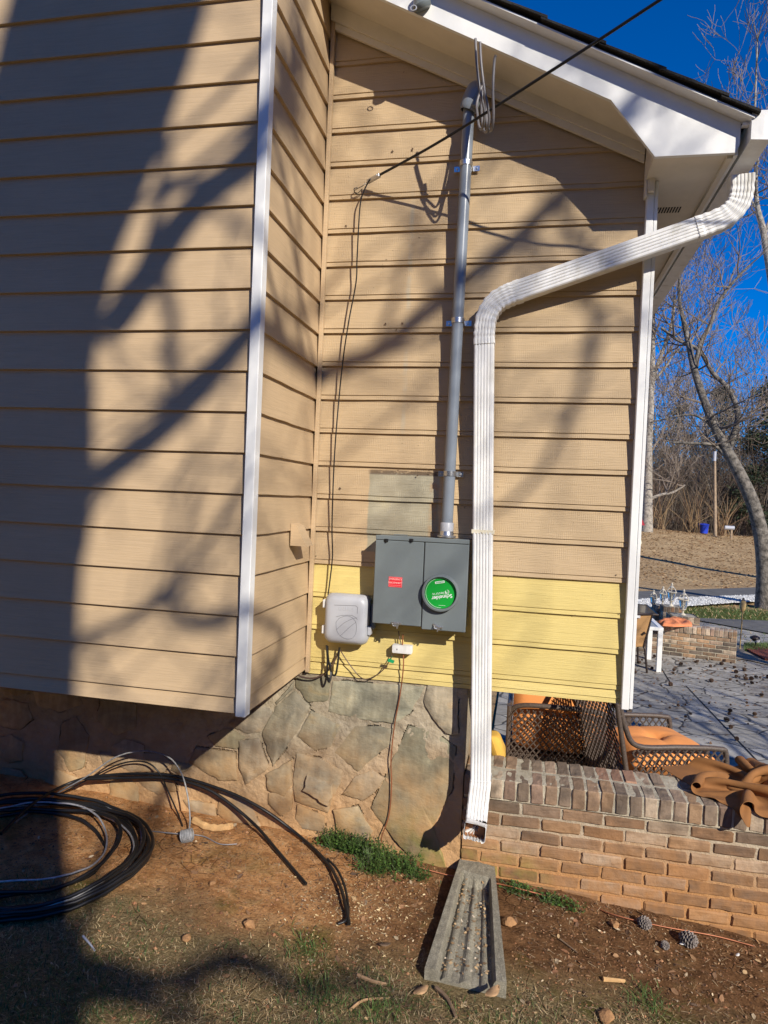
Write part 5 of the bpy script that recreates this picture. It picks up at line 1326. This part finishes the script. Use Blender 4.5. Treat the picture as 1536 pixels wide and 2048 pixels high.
def lantern_parts(root, c, s):
    c = Vector(c); ring8 = lambda r, z, n=6: [c+Vector((r*s*math.cos(2*math.pi*k/n+.3), r*s*math.sin(2*math.pi*k/n+.3), z*s)) for k in range(n)]
    m = MB(); m.lathe([(.07*s, 0), (.075*s, .01*s), (.05*s, .03*s), (.025*s, .05*s), (.022*s, .09*s), (.035*s, .11*s), (.05*s, .13*s)], c, 16); m.build('base', M['ivory'], root, smooth=40)
    m = MB(); lo, mi, hi, ro, ap = ring8(.06, .135), ring8(.09, .2), ring8(.118, .37), ring8(.125, .39), ring8(.05, .50)
    for k in range(6):
        m.tube([lo[k], mi[k], hi[k]], .008*s, 5); m.tube([ro[k], c+Vector((.10*s*math.cos(2*math.pi*k/6+.3), .10*s*math.sin(2*math.pi*k/6+.3), .45*s)), ap[k]], .009*s, 5)
    m.tube(ring8(.122, .375, 18), .013*s, 6, closed=True); m.tube(ring8(.064, .14, 18), .010*s, 6, closed=True); m.build('cage', M['ivory'], root, smooth=40)
    m = MB(); m.lathe([(.055*s, .14*s), (.085*s, .2*s), (.112*s, .37*s)], c, 6, Matrix.Rotation(.3, 4, 'Z')); m.build('glass', M['glass'], root)
    m = MB(); m.lathe([(.06*s, .49*s), (.062*s, .505*s), (.04*s, .53*s), (.018*s, .555*s), (.03*s, .575*s), (.022*s, .595*s), (.006*s, .63*s)], c, 16); m.lathe([(.012*s, .14*s), (.012*s, .3*s)], c, 8); m.build('finial', M['ivory'], root, smooth=40)
yq = p2.y
LN = [(1306, 1216, 1179, yq+3.3), (1325, 1210, 1172, yq+3.0), (1342, 1212, 1165, yq+2.5), (1365.5, 1230, 1178, yq+1.0)]
LB = ['ivory lantern nearest the house corner, leftmost of the four', 'ivory lantern second from the house corner on brick pillars', 'tallest looking ivory lantern, third from the house corner', 'ivory lantern on the nearest brick pillar, furthest right']
for i, (u, vb, vt, y) in enumerate(LN):
    pb, pt_ = at(u, vb, y), at(u, vt, y); s = (pt_.z-pb.z)/.63
    r = thing('lantern', LB[i], 'lantern', tuple(pb), 'ivory lanterns on brick pillars'); lantern_parts(r, pb, s)
    pillar(('brick pillar under the leftmost lantern', 'brick pillar under the second lantern', 'brick pillar under the third lantern', 'nearest brick pillar, under the right lantern')[i], pb.x, y, PZ, pb.z-.001, .36 if i < 3 else .48, 50+i)
# coral cloth on the far wall
def cp(u, v): q = atz(u, v, PZ+6*.0677+.115); return (q.x, q.y)
m = MB(); cloth_blob(m, [cp(1312, 1246), cp(1330, 1240), cp(1352, 1239), cp(1384, 1247), cp(1384, 1253), cp(1350, 1254), cp(1325, 1252)], lambda x, y: PZ+6*.0677+.112, .10, 3, .35, 5)
o = m.build('coral_cloth', M['cushion2'], smooth=70, loc=(cp(1350, 1247)[0], cp(1350, 1247)[1], PZ+.5)); tag(o, 'crumpled coral orange cloth lying on the far brick wall', 'cloth')
# tiki torch, path light
p = atz(1479.5, 1299, PZ)
tk = thing('tiki_torch', 'bamboo garden torch standing at the patio edge', 'torch', tuple(p))
tp = at(1487, 1198, p.y)
m = MB(); m.tube([p, p.lerp(tp, .75)], .013, 8); m.build('pole', M['bamboo'], tk, smooth=60)
m = MB(); a = p.lerp(tp, .74); b = p.lerp(tp, .97); m.tube([a, a.lerp(b, .25), a.lerp(b, .7), b], [.018, .05, .055, .042], 12); m.build('woven_head', M['bamboo'], tk, smooth=40)
m = MB(); m.tube([b, tp+Vector((0, 0, .02))], [.03, .012], 10); m.build('burner', M['brownmetal'], tk)
p = atz(1513, 1298, PZ); t_ = at(1510, 1279, p.y)
pl = thing('path_light', 'small dark solar path light in the mulch bed edge', 'garden light', tuple(p))
m = MB(); m.tube([p, t_], .012, 6); m.build('stake', M['brownmetal'], pl)
m = MB(); m.lathe([(.03, -.03), (.09, .02), (.08, .05), (.03, .075)], t_, 14); m.build('lamp_head', M['brownmetal'], pl, smooth=40)
m = MB(); m.lathe([(.035, -.06), (.04, -.03), (.04, -.01)], t_+Vector((.03, -.04, .02)), 12); m.build('lens', M['alu_white'], pl, smooth=40)
# cream cloth hanging behind the corner board
p = at(1272, 1075, 1.0); m = MB(); vs = []
out = [(1266, 1040), (1274, 1048), (1284, 1086), (1277, 1098), (1279, 1112), (1270, 1135), (1267, 1150), (1250, 1150), (1250, 1040)]
P = [at(u, v, 1.1) for u, v in out]; m.prism(P, (0, .02, 0))
c0_ = at(1262, 1000, 1.1)
tag(m.build('cream_curtain', M['cream'], loc=tuple(p)), 'cream cloth edge showing past the white corner board', 'cloth')
#@@FAR
# ------------------------------------------------------------------ far yard
def strip(name, pts, z, mat):
    m = MB(); n = len(pts)//2
    for i in range(n-1):
        a, b, c, d = pts[2*i], pts[2*i+1], pts[2*i+3], pts[2*i+2]; m.add([Vector((*q, z)) for q in (a, b, c, d)], [(0, 1, 2, 3)])
    return struct(m.build(name, mat, fix=False))
def g2(u, v, z=PZ): q = atz(u, v, z); return (q.x, q.y)
def sub(a, b, n): return [(a[0]+(b[0]-a[0])*i/n, a[1]+(b[1]-a[1])*i/n) for i in range(n+1)]
zr = PZ+.05
a0, a1, b0, b1 = g2(1180, 1207, zr), g2(1700, 1196, zr), g2(1180, 1186, zr), g2(1700, 1168, zr)
strip('driveway', [a0, b0, a1, b1], zr, M['asphalt'])
m = MB(); random.seed(3)
A0, A1, B0, B1 = g2(1230, 1222, zr), g2(1560, 1199, zr), g2(1230, 1200, zr), g2(1560, 1189, zr)
for k in range(5200):
    t, s = rnd(), rnd(); lo = (A0[0]+(A1[0]-A0[0])*t, A0[1]+(A1[1]-A0[1])*t); hi = (B0[0]+(B1[0]-B0[0])*t, B0[1]+(B1[1]-B0[1])*t)
    x, y = lo[0]+(hi[0]-lo[0])*s, lo[1]+(hi[1]-lo[1])*s; r = ru(.02, .05); k_ = ru(.3, .75); m.col = (k_, k_, k_*.97)
    m.add([(x+r, y, zr+.0), (x, y+r, zr), (x-r, y, zr), (x, y-r, zr), (x+ru(-.3, .3)*r, y, zr+r*.8)], [(0, 1, 4), (1, 2, 4), (2, 3, 4), (3, 0, 4)])
o = m.build('white_gravel', M['flake'], fix=False); o['kind'] = 'stuff'
z3 = PZ+.006
strip('path', [g2(1440, 1250, z3), g2(1360, 1236, z3), g2(1536, 1268, z3), g2(1536, 1243, z3), g2(1700, 1292, z3), g2(1700, 1255, z3)], z3+.02, M['asphalt'])
strip('path', [g2(1472, 1318, z3), g2(1470, 1285, z3), g2(1500, 1322, z3), g2(1496, 1296, z3), g2(1600, 1345, z3), g2(1600, 1325, z3)], z3+.01, M['path'])
a = g2(1490, 1300, z3); m = MB(); random.seed(8)
bed = [g2(1492, 1302, z3), g2(1512, 1296, z3), g2(1640, 1306, z3), g2(1640, 1336, z3), g2(1530, 1322, z3)]
m.prism([Vector((*q, PZ)) for q in bed], (0, 0, .05)); struct(m.build('mulch_bed', M['mulch']))
m = MB()
for k in range(2500):
    u, v = ru(1490, 1640), ru(1290, 1304); x, y = g2(u, v, z3); m.col = random.choice(GRN[:3]); h = ru(.04, .1)
    a = ru(0, 6.28); m.add([(x-.01, y, PZ), (x+.01, y, PZ), (x+.05*math.cos(a), y+.05*math.sin(a), PZ+h)], [(0, 1, 2)])
for k in range(9000):
    x, y = ru(1, 16), ru(10, 17); m.col = random.choice(GRN+DRY[:1]); h = ru(.03, .08)
    a = ru(0, 6.28); z = tz(x, y); m.add([(x-.012, y, z), (x+.012, y, z), (x+.05*math.cos(a), y+.05*math.sin(a), z+h)], [(0, 1, 2)])
o = m.build('lawn_grass', M['blade'], fix=False); o['kind'] = 'stuff'
m = MB()
for k in range(16000):
    x, y = ru(4, 24), ru(21, 46); c = random.choice(((.42, .28, .14), (.34, .20, .09), (.50, .35, .19), (.28, .16, .08))); m.col = sc3(c, ru(.7, 1.2)); z = tz(x, y); r = ru(.03, .07); a = ru(0, 6.28)
    m.add([(x+r*math.cos(a), y+r*math.sin(a), z+.01), (x-r*math.sin(a)*.6, y+r*math.cos(a)*.6, z+ru(.01, .05)), (x-r*math.cos(a), y-r*math.sin(a), z+.01), (x+r*math.sin(a)*.6, y-r*math.cos(a)*.6, z+ru(.01, .04))], [(0, 1, 2, 3)])
o = m.build('fallen_leaves', M['flake'], fix=False); o['kind'] = 'stuff'

# trees --------------------------------------------------------
def grow(m, p, d, L, r, depth, spread=.55, up=.12, kids=(2, 3), n=5, mt=None, wig=.16, minr=.004):
    P = [Vector(p)]; d = Vector(d).normalized(); R = [r]; seg = 4
    for i in range(seg):
        d = (d + Vector((ru(-wig, wig), ru(-wig, wig), ru(-wig, wig)+up))).normalized(); P.append(P[-1]+d*L/seg); R.append(max(minr, r*(1-.5*(i+1)/seg)))
    m.tube(P, R, n if r > .02 else 3, cap=False)
    if depth <= 0: return
    for k in range(random.choice(kids)+1):
        i = random.choice((2, 3, 4)) if k else 4
        a = Vector((ru(-1, 1), ru(-1, 1), ru(-.6, 1))).normalized(); dd = (d*(1-spread*.5)+a*spread).normalized()
        grow(m, P[i], dd, L*ru(.6, .85), max(minr, R[i]*ru(.55, .8)), depth-1, spread, up, kids, n, mt, wig, minr)
def bare_tree(name, label, trunk_pts, radii, limbs, bark, seed, twig_r=.006, depth=3, L=2.2, nlimb=14, group=None, lo=.35, spread=.6):
    random.seed(seed); root = thing(name, label, 'tree', tuple(trunk_pts[0]), group)
    T = spline(trunk_pts, 6); n = len(T); R = []
    for i in range(n):
        t = i/(n-1)*(len(radii)-1); k = min(int(t), len(radii)-2); R.append(radii[k]+(radii[k+1]-radii[k])*(t-k))
    m = MB(); m.tube(T, R, 14); 
    T[0] = T[0]
    for pts, rr in limbs:
        P = spline(pts, 5); m.tube(P, [rr*(1-.6*i/len(P)) for i in range(len(P))], 9)
    m.build('trunk', bark, root, smooth=60)
    c = MB()
    for k in range(nlimb):
        i = int(n*ru(lo, .98)); grow(c, T[min(i, n-1)], Vector((ru(-1, 1), ru(-1, 1), ru(-.1, .9))), L*ru(.5, 1.1), R[min(i, n-1)]*ru(.25, .45), depth, spread, .08, (2, 3), 5, None, .2, twig_r)
    for pts, rr in limbs:
        P = spline(pts, 5)
        for k in range(7):
            i = int(len(P)*ru(.3, .99)); grow(c, P[min(i, len(P)-1)], Vector((ru(-1, 1), ru(-1, 1), ru(-.2, .9))), L*ru(.4, .9), rr*ru(.25, .4), depth, spread, .08, (2, 3), 5, None, .2, twig_r)
    c.build('crown', M['twig'], root, fix=False); return root
# leaning tree at the right edge
YL = pp(1527, 1214).y
f = lambda u, v, y=YL: at(u, v, y)
bare_tree('bare_tree', 'leaning bare tree with dark trunk at the right edge of the lawn', [f(1532, 1222), f(1530, 1150), f(1522, 1070), f(1503, 1000), f(1475, 940), f(1450, 893), f(1428, 850), f(1408, 800), f(1390, 745), f(1380, 700), f(1369, 650), f(1358, 590), f(1362, 500)],
          [.30, .21, .19, .17, .155, .135, .12, .105, .09, .08, .065, .045, .025],
          [([f(1455, 905), f(1470, 860), f(1476, 830), f(1468, 800), f(1450, 770), f(1425, 745), f(1402, 705), f(1380, 690), f(1355, 680), f(1322, 655)], .085),
           ([f(1390, 745), f(1400, 690), f(1420, 650), f(1440, 600), f(1470, 560), f(1500, 530)], .07),
           ([f(1475, 940), f(1445, 905), f(1425, 890), f(1390, 887), f(1345, 885)], .07),
           ([f(1450, 893), f(1430, 860), f(1400, 835), f(1370, 830), f(1300, 845)], .045)], M['bark'], 4, .0045, 3, 1.5, 12, None, .45)
Y2 = at(1292, 1080, 36).y
f2 = lambda u, v: at(u, v, 36.4)
bare_tree('bare_tree', 'pale barked bare tree by the corner board at the wood edge', [f2(1291, 1086), f2(1294, 1045), f2(1295, 1000), f2(1296, 950), f2(1297, 890), f2(1300, 830), f2(1302, 780), f2(1304, 730), f2(1306, 680), f2(1308, 620)], [.42, .30, .26, .23, .2, .2, .18, .16, .12, .07],
          [([f2(1298, 800), f2(1312, 740), f2(1330, 690), f2(1345, 640), f2(1350, 590)], .13), ([f2(1297, 1000), f2(1320, 990), f2(1345, 985), f2(1370, 970)], .10), ([f2(1293, 790), f2(1280, 740), f2(1270, 680)], .12), ([f2(1300, 770), f2(1330, 735), f2(1352, 700)], .1)], M['bark2'], 6, .011, 3, 2.6, 14, None, .4)
random.seed(12)
up_t = [(1500, 30, 'slender bare tree rising into the sky at the far right'), ]
fs_ = lambda u, v: at(u, v, 24)
bare_tree('bare_tree', 'pale slim bare tree whose top shows right of the gutter', [fs_(1570, 1150), fs_(1560, 900), fs_(1552, 640), fs_(1530, 480), fs_(1516, 420), fs_(1512, 380), fs_(1514, 330)], [.22, .2, .16, .12, .09, .07, .04],
          [([fs_(1520, 430), fs_(1505, 405), fs_(1498, 395)], .05), ([fs_(1516, 330), fs_(1510, 240), fs_(1512, 160), fs_(1515, 70)], .05), ([fs_(1530, 470), fs_(1548, 400), fs_(1560, 300)], .07)], M['bark2'], 16, .008, 3, 2.2, 10, None, .6)
for i, (u, y, h, lab) in enumerate(((1335, 52, 9.5, 'thin bare tree in the wood right of the pale trunk'), (1385, 48, 10, 'thin bare tree in the wood left of the utility pole'), (1462, 55, 11, 'thin bare tree in the wood right of the utility pole'), (1510, 46, 10, 'thin bare tree in the wood before the dark evergreen'), (1270, 50, 9, 'thin bare tree mostly hidden by the corner board'), (1580, 50, 11, 'thin bare tree just beyond the right picture edge'))):
    b_ = at(u, 1030, y); b_.z = tz(b_.x, y); random.seed(90+i)
    pts = [b_]+[b_+Vector((ru(-.3, .3)*k, ru(-.3, .3)*k, h*k/5)) for k in range(1, 6)]
    bare_tree('bare_tree', lab, pts, [.16, .13, .11, .08, .05, .02], [], M['bark2'], 100+i, .012, 3, 2.6, 13, 'bare trees in the wood', .25)
# brush and undergrowth: one mass
random.seed(55); m = MB()
XW0, XW1 = at(960, 1030, 46).x, at(1680, 1030, 46).x
for k in range(12500):
    y = ru(43, 62); x = ru(XW0, XW1+4)*y/46; z = tz(x, y)-.1
    h = min(11, random.gauss(4.4, 2.4))*(.8+.5*nz(x, y, 0, .2))
    if h < .5: continue
    a = ru(0, 6.28); ben = h*ru(.15, .8); r = ru(.006, .018)
    c = random.choice(((.115, .09, .065), (.15, .12, .09), (.085, .065, .045), (.19, .14, .095), (.135, .085, .06))); m.col = sc3(c, ru(.7, 1.35))
    P = [Vector((x, y, z)), Vector((x+math.cos(a)*ben*.35, y+math.sin(a)*ben*.3, z+h*.55)), Vector((x+math.cos(a)*ben, y+math.sin(a)*ben, z+h))]
    m.tube(P, [r, r*.8, r*.4], 3, cap=False)
    for q in range(5):
        s = P[1].lerp(P[random.choice((0, 2))], rnd()); b = ru(0, 6.28); e = s+Vector((math.cos(b)*ru(.4, 1.3), math.sin(b)*.6, ru(-.3, 1.2))); m.tube([s, e], [r*.6, r*.25], 3, cap=False)
o = m.build('undergrowth', M['brush'], fix=False); o['kind'] = 'stuff'
m = MB()
for k in range(150000):
    y = ru(50, 64); x = ru(XW0, XW1+4)*y/46; z = tz(x, y)+abs(random.gauss(0, 4.2)); 
    if z > 9.5+2.5*nz(x, y, 0, .25): continue
    r = ru(.04, .13); c = random.choice(((.075, .058, .042), (.05, .042, .03), (.10, .078, .056), (.04, .042, .025), (.095, .06, .042))); m.col = sc3(c, ru(.7, 1.3))
    a = Vector((ru(-1, 1), ru(-1, 1), ru(-1, 1)))*r; b = Vector((ru(-1, 1), ru(-1, 1), ru(-1, 1)))*r*.6; p = Vector((x, y, z)); m.quad(p-a, p-b, p+a, p+b)
o = m.build('wood_thicket', M['needle'], fix=False); o['kind'] = 'stuff'
def evergreen(label, u, y, h, rad, seed):
    random.seed(seed); b = at(u, 1030, y); b.z = tz(b.x, y); root = thing('evergreen_tree', label, 'tree', tuple(b))
    m = MB(); m.tube([b, b+Vector((0, 0, h*.9))], [.22, .05], 8); m.build('trunk', M['bark'], root)
    m = MB()
    for k in range(90):
        t = ru(.1, 1); rr = rad*(1.05-t)*ru(.5, 1.1)+.2; a = ru(0, 6.28); c = b+Vector((math.cos(a)*rr, math.sin(a)*rr, h*t)); g = ru(.6, 1.4)
        for q in range(150):
            d = Vector((random.gauss(0, .35), random.gauss(0, .35), random.gauss(0, .25))); e = Vector((ru(-1, 1), ru(-1, 1), ru(-.6, .6)))*.16; s = Vector((ru(-1, 1), ru(-1, 1), ru(-1, 1)))*.05
            m.col = sc3(random.choice(((.022, .04, .014), (.035, .055, .02), (.05, .07, .025))), g); m.quad(c+d-e, c+d-s, c+d+e, c+d+s)
    m.build('crown', M['needle'], root, fix=False)
evergreen('dark evergreen tree at the right edge behind the bare trees', 1535, 44, 9.5, 2.2, 61)
evergreen('hazy evergreen tree deep in the wood above the brush', 1432, 66, 13, 3.0, 62)
evergreen('evergreen tree half hidden behind the pale bare trunk', 1348, 68, 11.5, 3.2, 63)
# pole, mailbox, bin, red tractor, canes
b_ = at(1430, 1083, 40); b_.z = tz(b_.x, 40)-.05; t_ = at(1429.5, 905, 40)
up = thing('utility_pole', 'pale wooden utility pole at the edge of the wood', 'pole', tuple(b_))
m = MB(); m.tube([b_, t_], [.095, .07], 10); m.build('shaft', M['pole'], up, smooth=60)
m = MB(); m.tube([t_+Vector((0, -.02, -.5)), t_+Vector((0, -.02, .06))], .094, 10); m.build('cap', M['nid'], up, smooth=60)
b_ = at(1462, 1084, 39); b_.z = tz(b_.x, 39)
mb = thing('mailbox', 'grey mailbox on a post near the wood edge', 'mailbox', tuple(b_)); m = MB(); m.bbox(b_.x-.05, b_.x+.05, b_.y-.05, b_.y+.05, b_.z, b_.z+.6, .01); m.build('post', M['pole'], mb)
m = MB(); m.lathe([(.12, -.25), (.12, .25)], b_+Vector((-.12, 0, .62)), 12, Matrix.Rotation(math.pi/2, 4, 'Y')); m.build('box', M['nid'], mb, smooth=40)
b_ = at(1406, 1078, 43); b_.z = tz(b_.x, 43)
bn = thing('blue_bin', 'bright blue plastic bin at the wood edge beside the pole', 'bin', tuple(b_)); m = MB(); m.lathe([(.25, 0), (.30, .5), (.32, .52)], b_, 14); m.build('tub', M['blue'], bn, smooth=40); m = MB(); m.lathe([(.33, .0), (.34, .04), (.2, .09), (.05, .1)], b_+Vector((0, 0, .525)), 14); m.build('lid', M['blue'], bn, smooth=40)
b_ = at(1277, 1046, 30); b_.z = tz(b_.x, 30)
rt = thing('red_umbrella', 'folded red patio umbrella showing past the corner board', 'umbrella', tuple(b_)); tpp = at(1272, 1028, 30)
m = MB(); m.tube([b_, tpp], .03, 8); m.build('pole', M['pole'], rt)
m = MB(); m.lathe([(.42, -.5), (.30, -.25), (.12, .0), (.02, .15)], tpp, 10); m.build('canopy', M['redcloth'], rt)
random.seed(71)
for i, (u, y, lab, n) in enumerate(((1385, 42.5, 'clump of tan bare canes left of the blue bin', 26), (1447, 41, 'clump of tall rusty bare stems right of utility pole', 30), (1325, 41, 'clump of leaning grey stems beside the pale tree', 14))):
    b_ = at(u, 1050, y); b_.z = tz(b_.x, y); m = MB()
    for k in range(n):
        a = ru(0, 6.28); s = ru(.3, 1.6); h = ru(1.0, 3.0); m.col = sc3(random.choice(((.30, .19, .09), (.24, .14, .07), (.36, .25, .13))), ru(.8, 1.2)); p = b_+Vector((random.gauss(0, .25), random.gauss(0, .2), 0))
        m.tube([p, p+Vector((math.cos(a)*s*.3, math.sin(a)*s*.3, h*.5)), p+Vector((math.cos(a)*s, math.sin(a)*s, h))], [.02, .015, .006], 4, cap=False)
    tag(m.build('cane_clump', M['brush'], loc=tuple(b_), fix=False), lab, 'shrub')

# big trees on the sunny side, behind the viewer: their shadows fall on the walls ------------
TL = 7.0
def sh(u, v, pl='B', t=TL):
    p = at(u, v, YA) if pl == 'A' else (atx(u, v, XS) if pl == 'S' else at(u, v, 0)); return p + SUND*(t if pl != 'A' else t)
def shp(x, z, t=TL): return Vector((x, YA, z+H)) + SUND*t
random.seed(19)
tr = [shp(-2.42, -.9), shp(-2.36, -.3), shp(-2.36, .1), shp(-2.38, .45), shp(-2.28, 1.0), shp(-2.1, 1.5), shp(-1.93, 2.1), shp(-1.75, 3.0), shp(-1.6, 4.2)]
base = Vector((tr[0].x, tr[0].y, gz(tr[0].x, tr[0].y)-.1))
tr = [base, base.lerp(tr[0], .5)] + tr
root = thing('shade_tree', 'broad bare hardwood behind the viewer that shades the siding', 'tree', tuple(base))
def fixS(p): return p   # the side and recessed walls share the same sun
m = MB(); T = spline(tr, 5); rr = [.40, .38, .37, .36, .36, .37, .39, .41, .43, .42, .36]
R = []
for i in range(len(T)):
    t = i/(len(T)-1)*(len(rr)-1); k = min(int(t), len(rr)-2); R.append(rr[k]+(rr[k+1]-rr[k])*(t-k))
m.tube(T, R, 18)
br = []
def shAt(u, v, pl):      # bring every wall point to the same sheet of air in front of the walls
    p = at(u, v, YA) if pl == 'A' else (atx(u, v, XS) if pl == 'S' else at(u, v, 0))
    return p + SUND*(TL + (p.y - YA))
L1 = [shAt(150, 985, 'A'), shAt(250, 915, 'A'), shAt(340, 840, 'A'), shAt(440, 728, 'A'), shAt(500, 660, 'A'), shAt(570, 690, 'S'), shAt(640, 748, 'B'), shAt(760, 700, 'B'), shAt(880, 600, 'B'), shAt(1000, 505, 'B'), shAt(1110, 400, 'B'), shAt(1300, 200, 'B')]
L2 = [shAt(225, 650, 'A'), shAt(300, 540, 'A'), shAt(360, 445, 'A'), shAt(430, 370, 'A'), shAt(505, 290, 'A'), shAt(560, 200, 'S'), shAt(610, 100, 'S')]
L3 = [shAt(150, 1280, 'A'), shAt(250, 1245, 'A'), shAt(330, 1180, 'A'), shAt(420, 1080, 'A'), shAt(500, 960, 'A')]
L4 = [L1[10], shAt(1170, 520, 'B'), shAt(1190, 690, 'B'), shAt(1130, 850, 'B'), shAt(1050, 980, 'B'), shAt(880, 1080, 'B')]
L5 = [L3[2], shAt(400, 1250, 'A'), shAt(500, 1340, 'B'), shAt(420, 1480, 'B'), shAt(330, 1580, 'B'), shAt(250, 1750, 'B')]
def shG(u, v): p = gp(u, v); return p + SUND*(TL+(p.y-YA))
L6 = [shG(40, 2010), shG(190, 1945), shG(330, 1965), shG(470, 1920), shG(600, 1975), shG(720, 1960), shG(860, 2030)]
for P, r in ((L6, [.085, .06, .035, .045, .025, .02, .012]), (L4, [.03, .028, .024, .02, .015, .01]), (L5, [.03, .03, .028, .026, .03, .02]), (L1, [.06, .06, .06, .058, .055, .054, .053, .052, .05, .048, .044, .035]), (L2, [.075, .075, .07, .065, .06, .05, .04]), (L3, [.03, .024, .02, .016, .012])):
    S_ = spline(P, 5); rad = []
    for i in range(len(S_)):
        t = i/(len(S_)-1)*(len(r)-1); k = min(int(t), len(r)-2); rad.append(r[k]+(r[k+1]-r[k])*(t-k))
    m.tube(S_, rad, 9); br.append((S_, rad))
m.build('trunk', M['bark'], root, smooth=60)
c = MB()
for S_, rad in br:
    for k in range(9 if S_ is br[0][0] else 12):
        i = random.randrange(2, len(S_)); grow(c, S_[i], Vector((ru(-.6, 1), ru(-1, 1), ru(-.8, 1))), ru(.5, 1.1), rad[i]*.5, 2, .6, 0, (1, 2), 5, None, .2, .005)
for k in range(10): i = random.randrange(int(len(T)*.75), len(T)); grow(c, T[i], Vector((ru(-.2, 1), ru(-1, 1), ru(.2, 1))), ru(1, 2), .06, 3, .6, .05, (1, 2), 5, None, .2, .006)
c.build('crown', M['twig'], root, fix=False)
# two more trees to the right of the frame whose branches streak the patio
for i, (x, y, lab) in enumerate(((6.2, -1.4, 'bare tree right of the frame shading the patio paving'), (9.5, 1.8, 'bare tree further right shading the far patio'))):
    random.seed(200+i); b_ = Vector((x, y, PZ-.05)); pts = [b_]+[b_+Vector((ru(-.15, .15)*k, ru(-.15, .15)*k, 1.5*k)) for k in range(1, 6)]
    bare_tree('shade_tree', lab, pts, [.2, .17, .15, .12, .08, .04], [], M['bark'], 210+i, .008, 3, 2.0, 14, None, .25)

# unseen wood mass, added behind the viewer to block low sky light
random.seed(404); m = MB()
for k in range(9000):
    a = ru(math.radians(150), math.radians(390)); d = ru(26, 34); x, y = d*math.cos(a), -4+d*math.sin(a)
    if y > 8: continue
    z = ru(-.6, 10.5)+1.5*nz(x, y, 0, .2); r = ru(.5, 1.1); c = random.choice(((.03, .04, .018), (.05, .045, .025), (.07, .05, .03), (.03, .05, .02))); m.col = c
    va = Vector((ru(-1, 1), ru(-1, 1), ru(-1, 1)))*r; vb = Vector((ru(-1, 1), ru(-1, 1), ru(-1, 1)))*r; p = Vector((x, y, z)); m.quad(p-va, p-vb, p+va, p+vb)
o = m.build('wood_thicket', M['needle'], fix=False); o['kind'] = 'stuff'
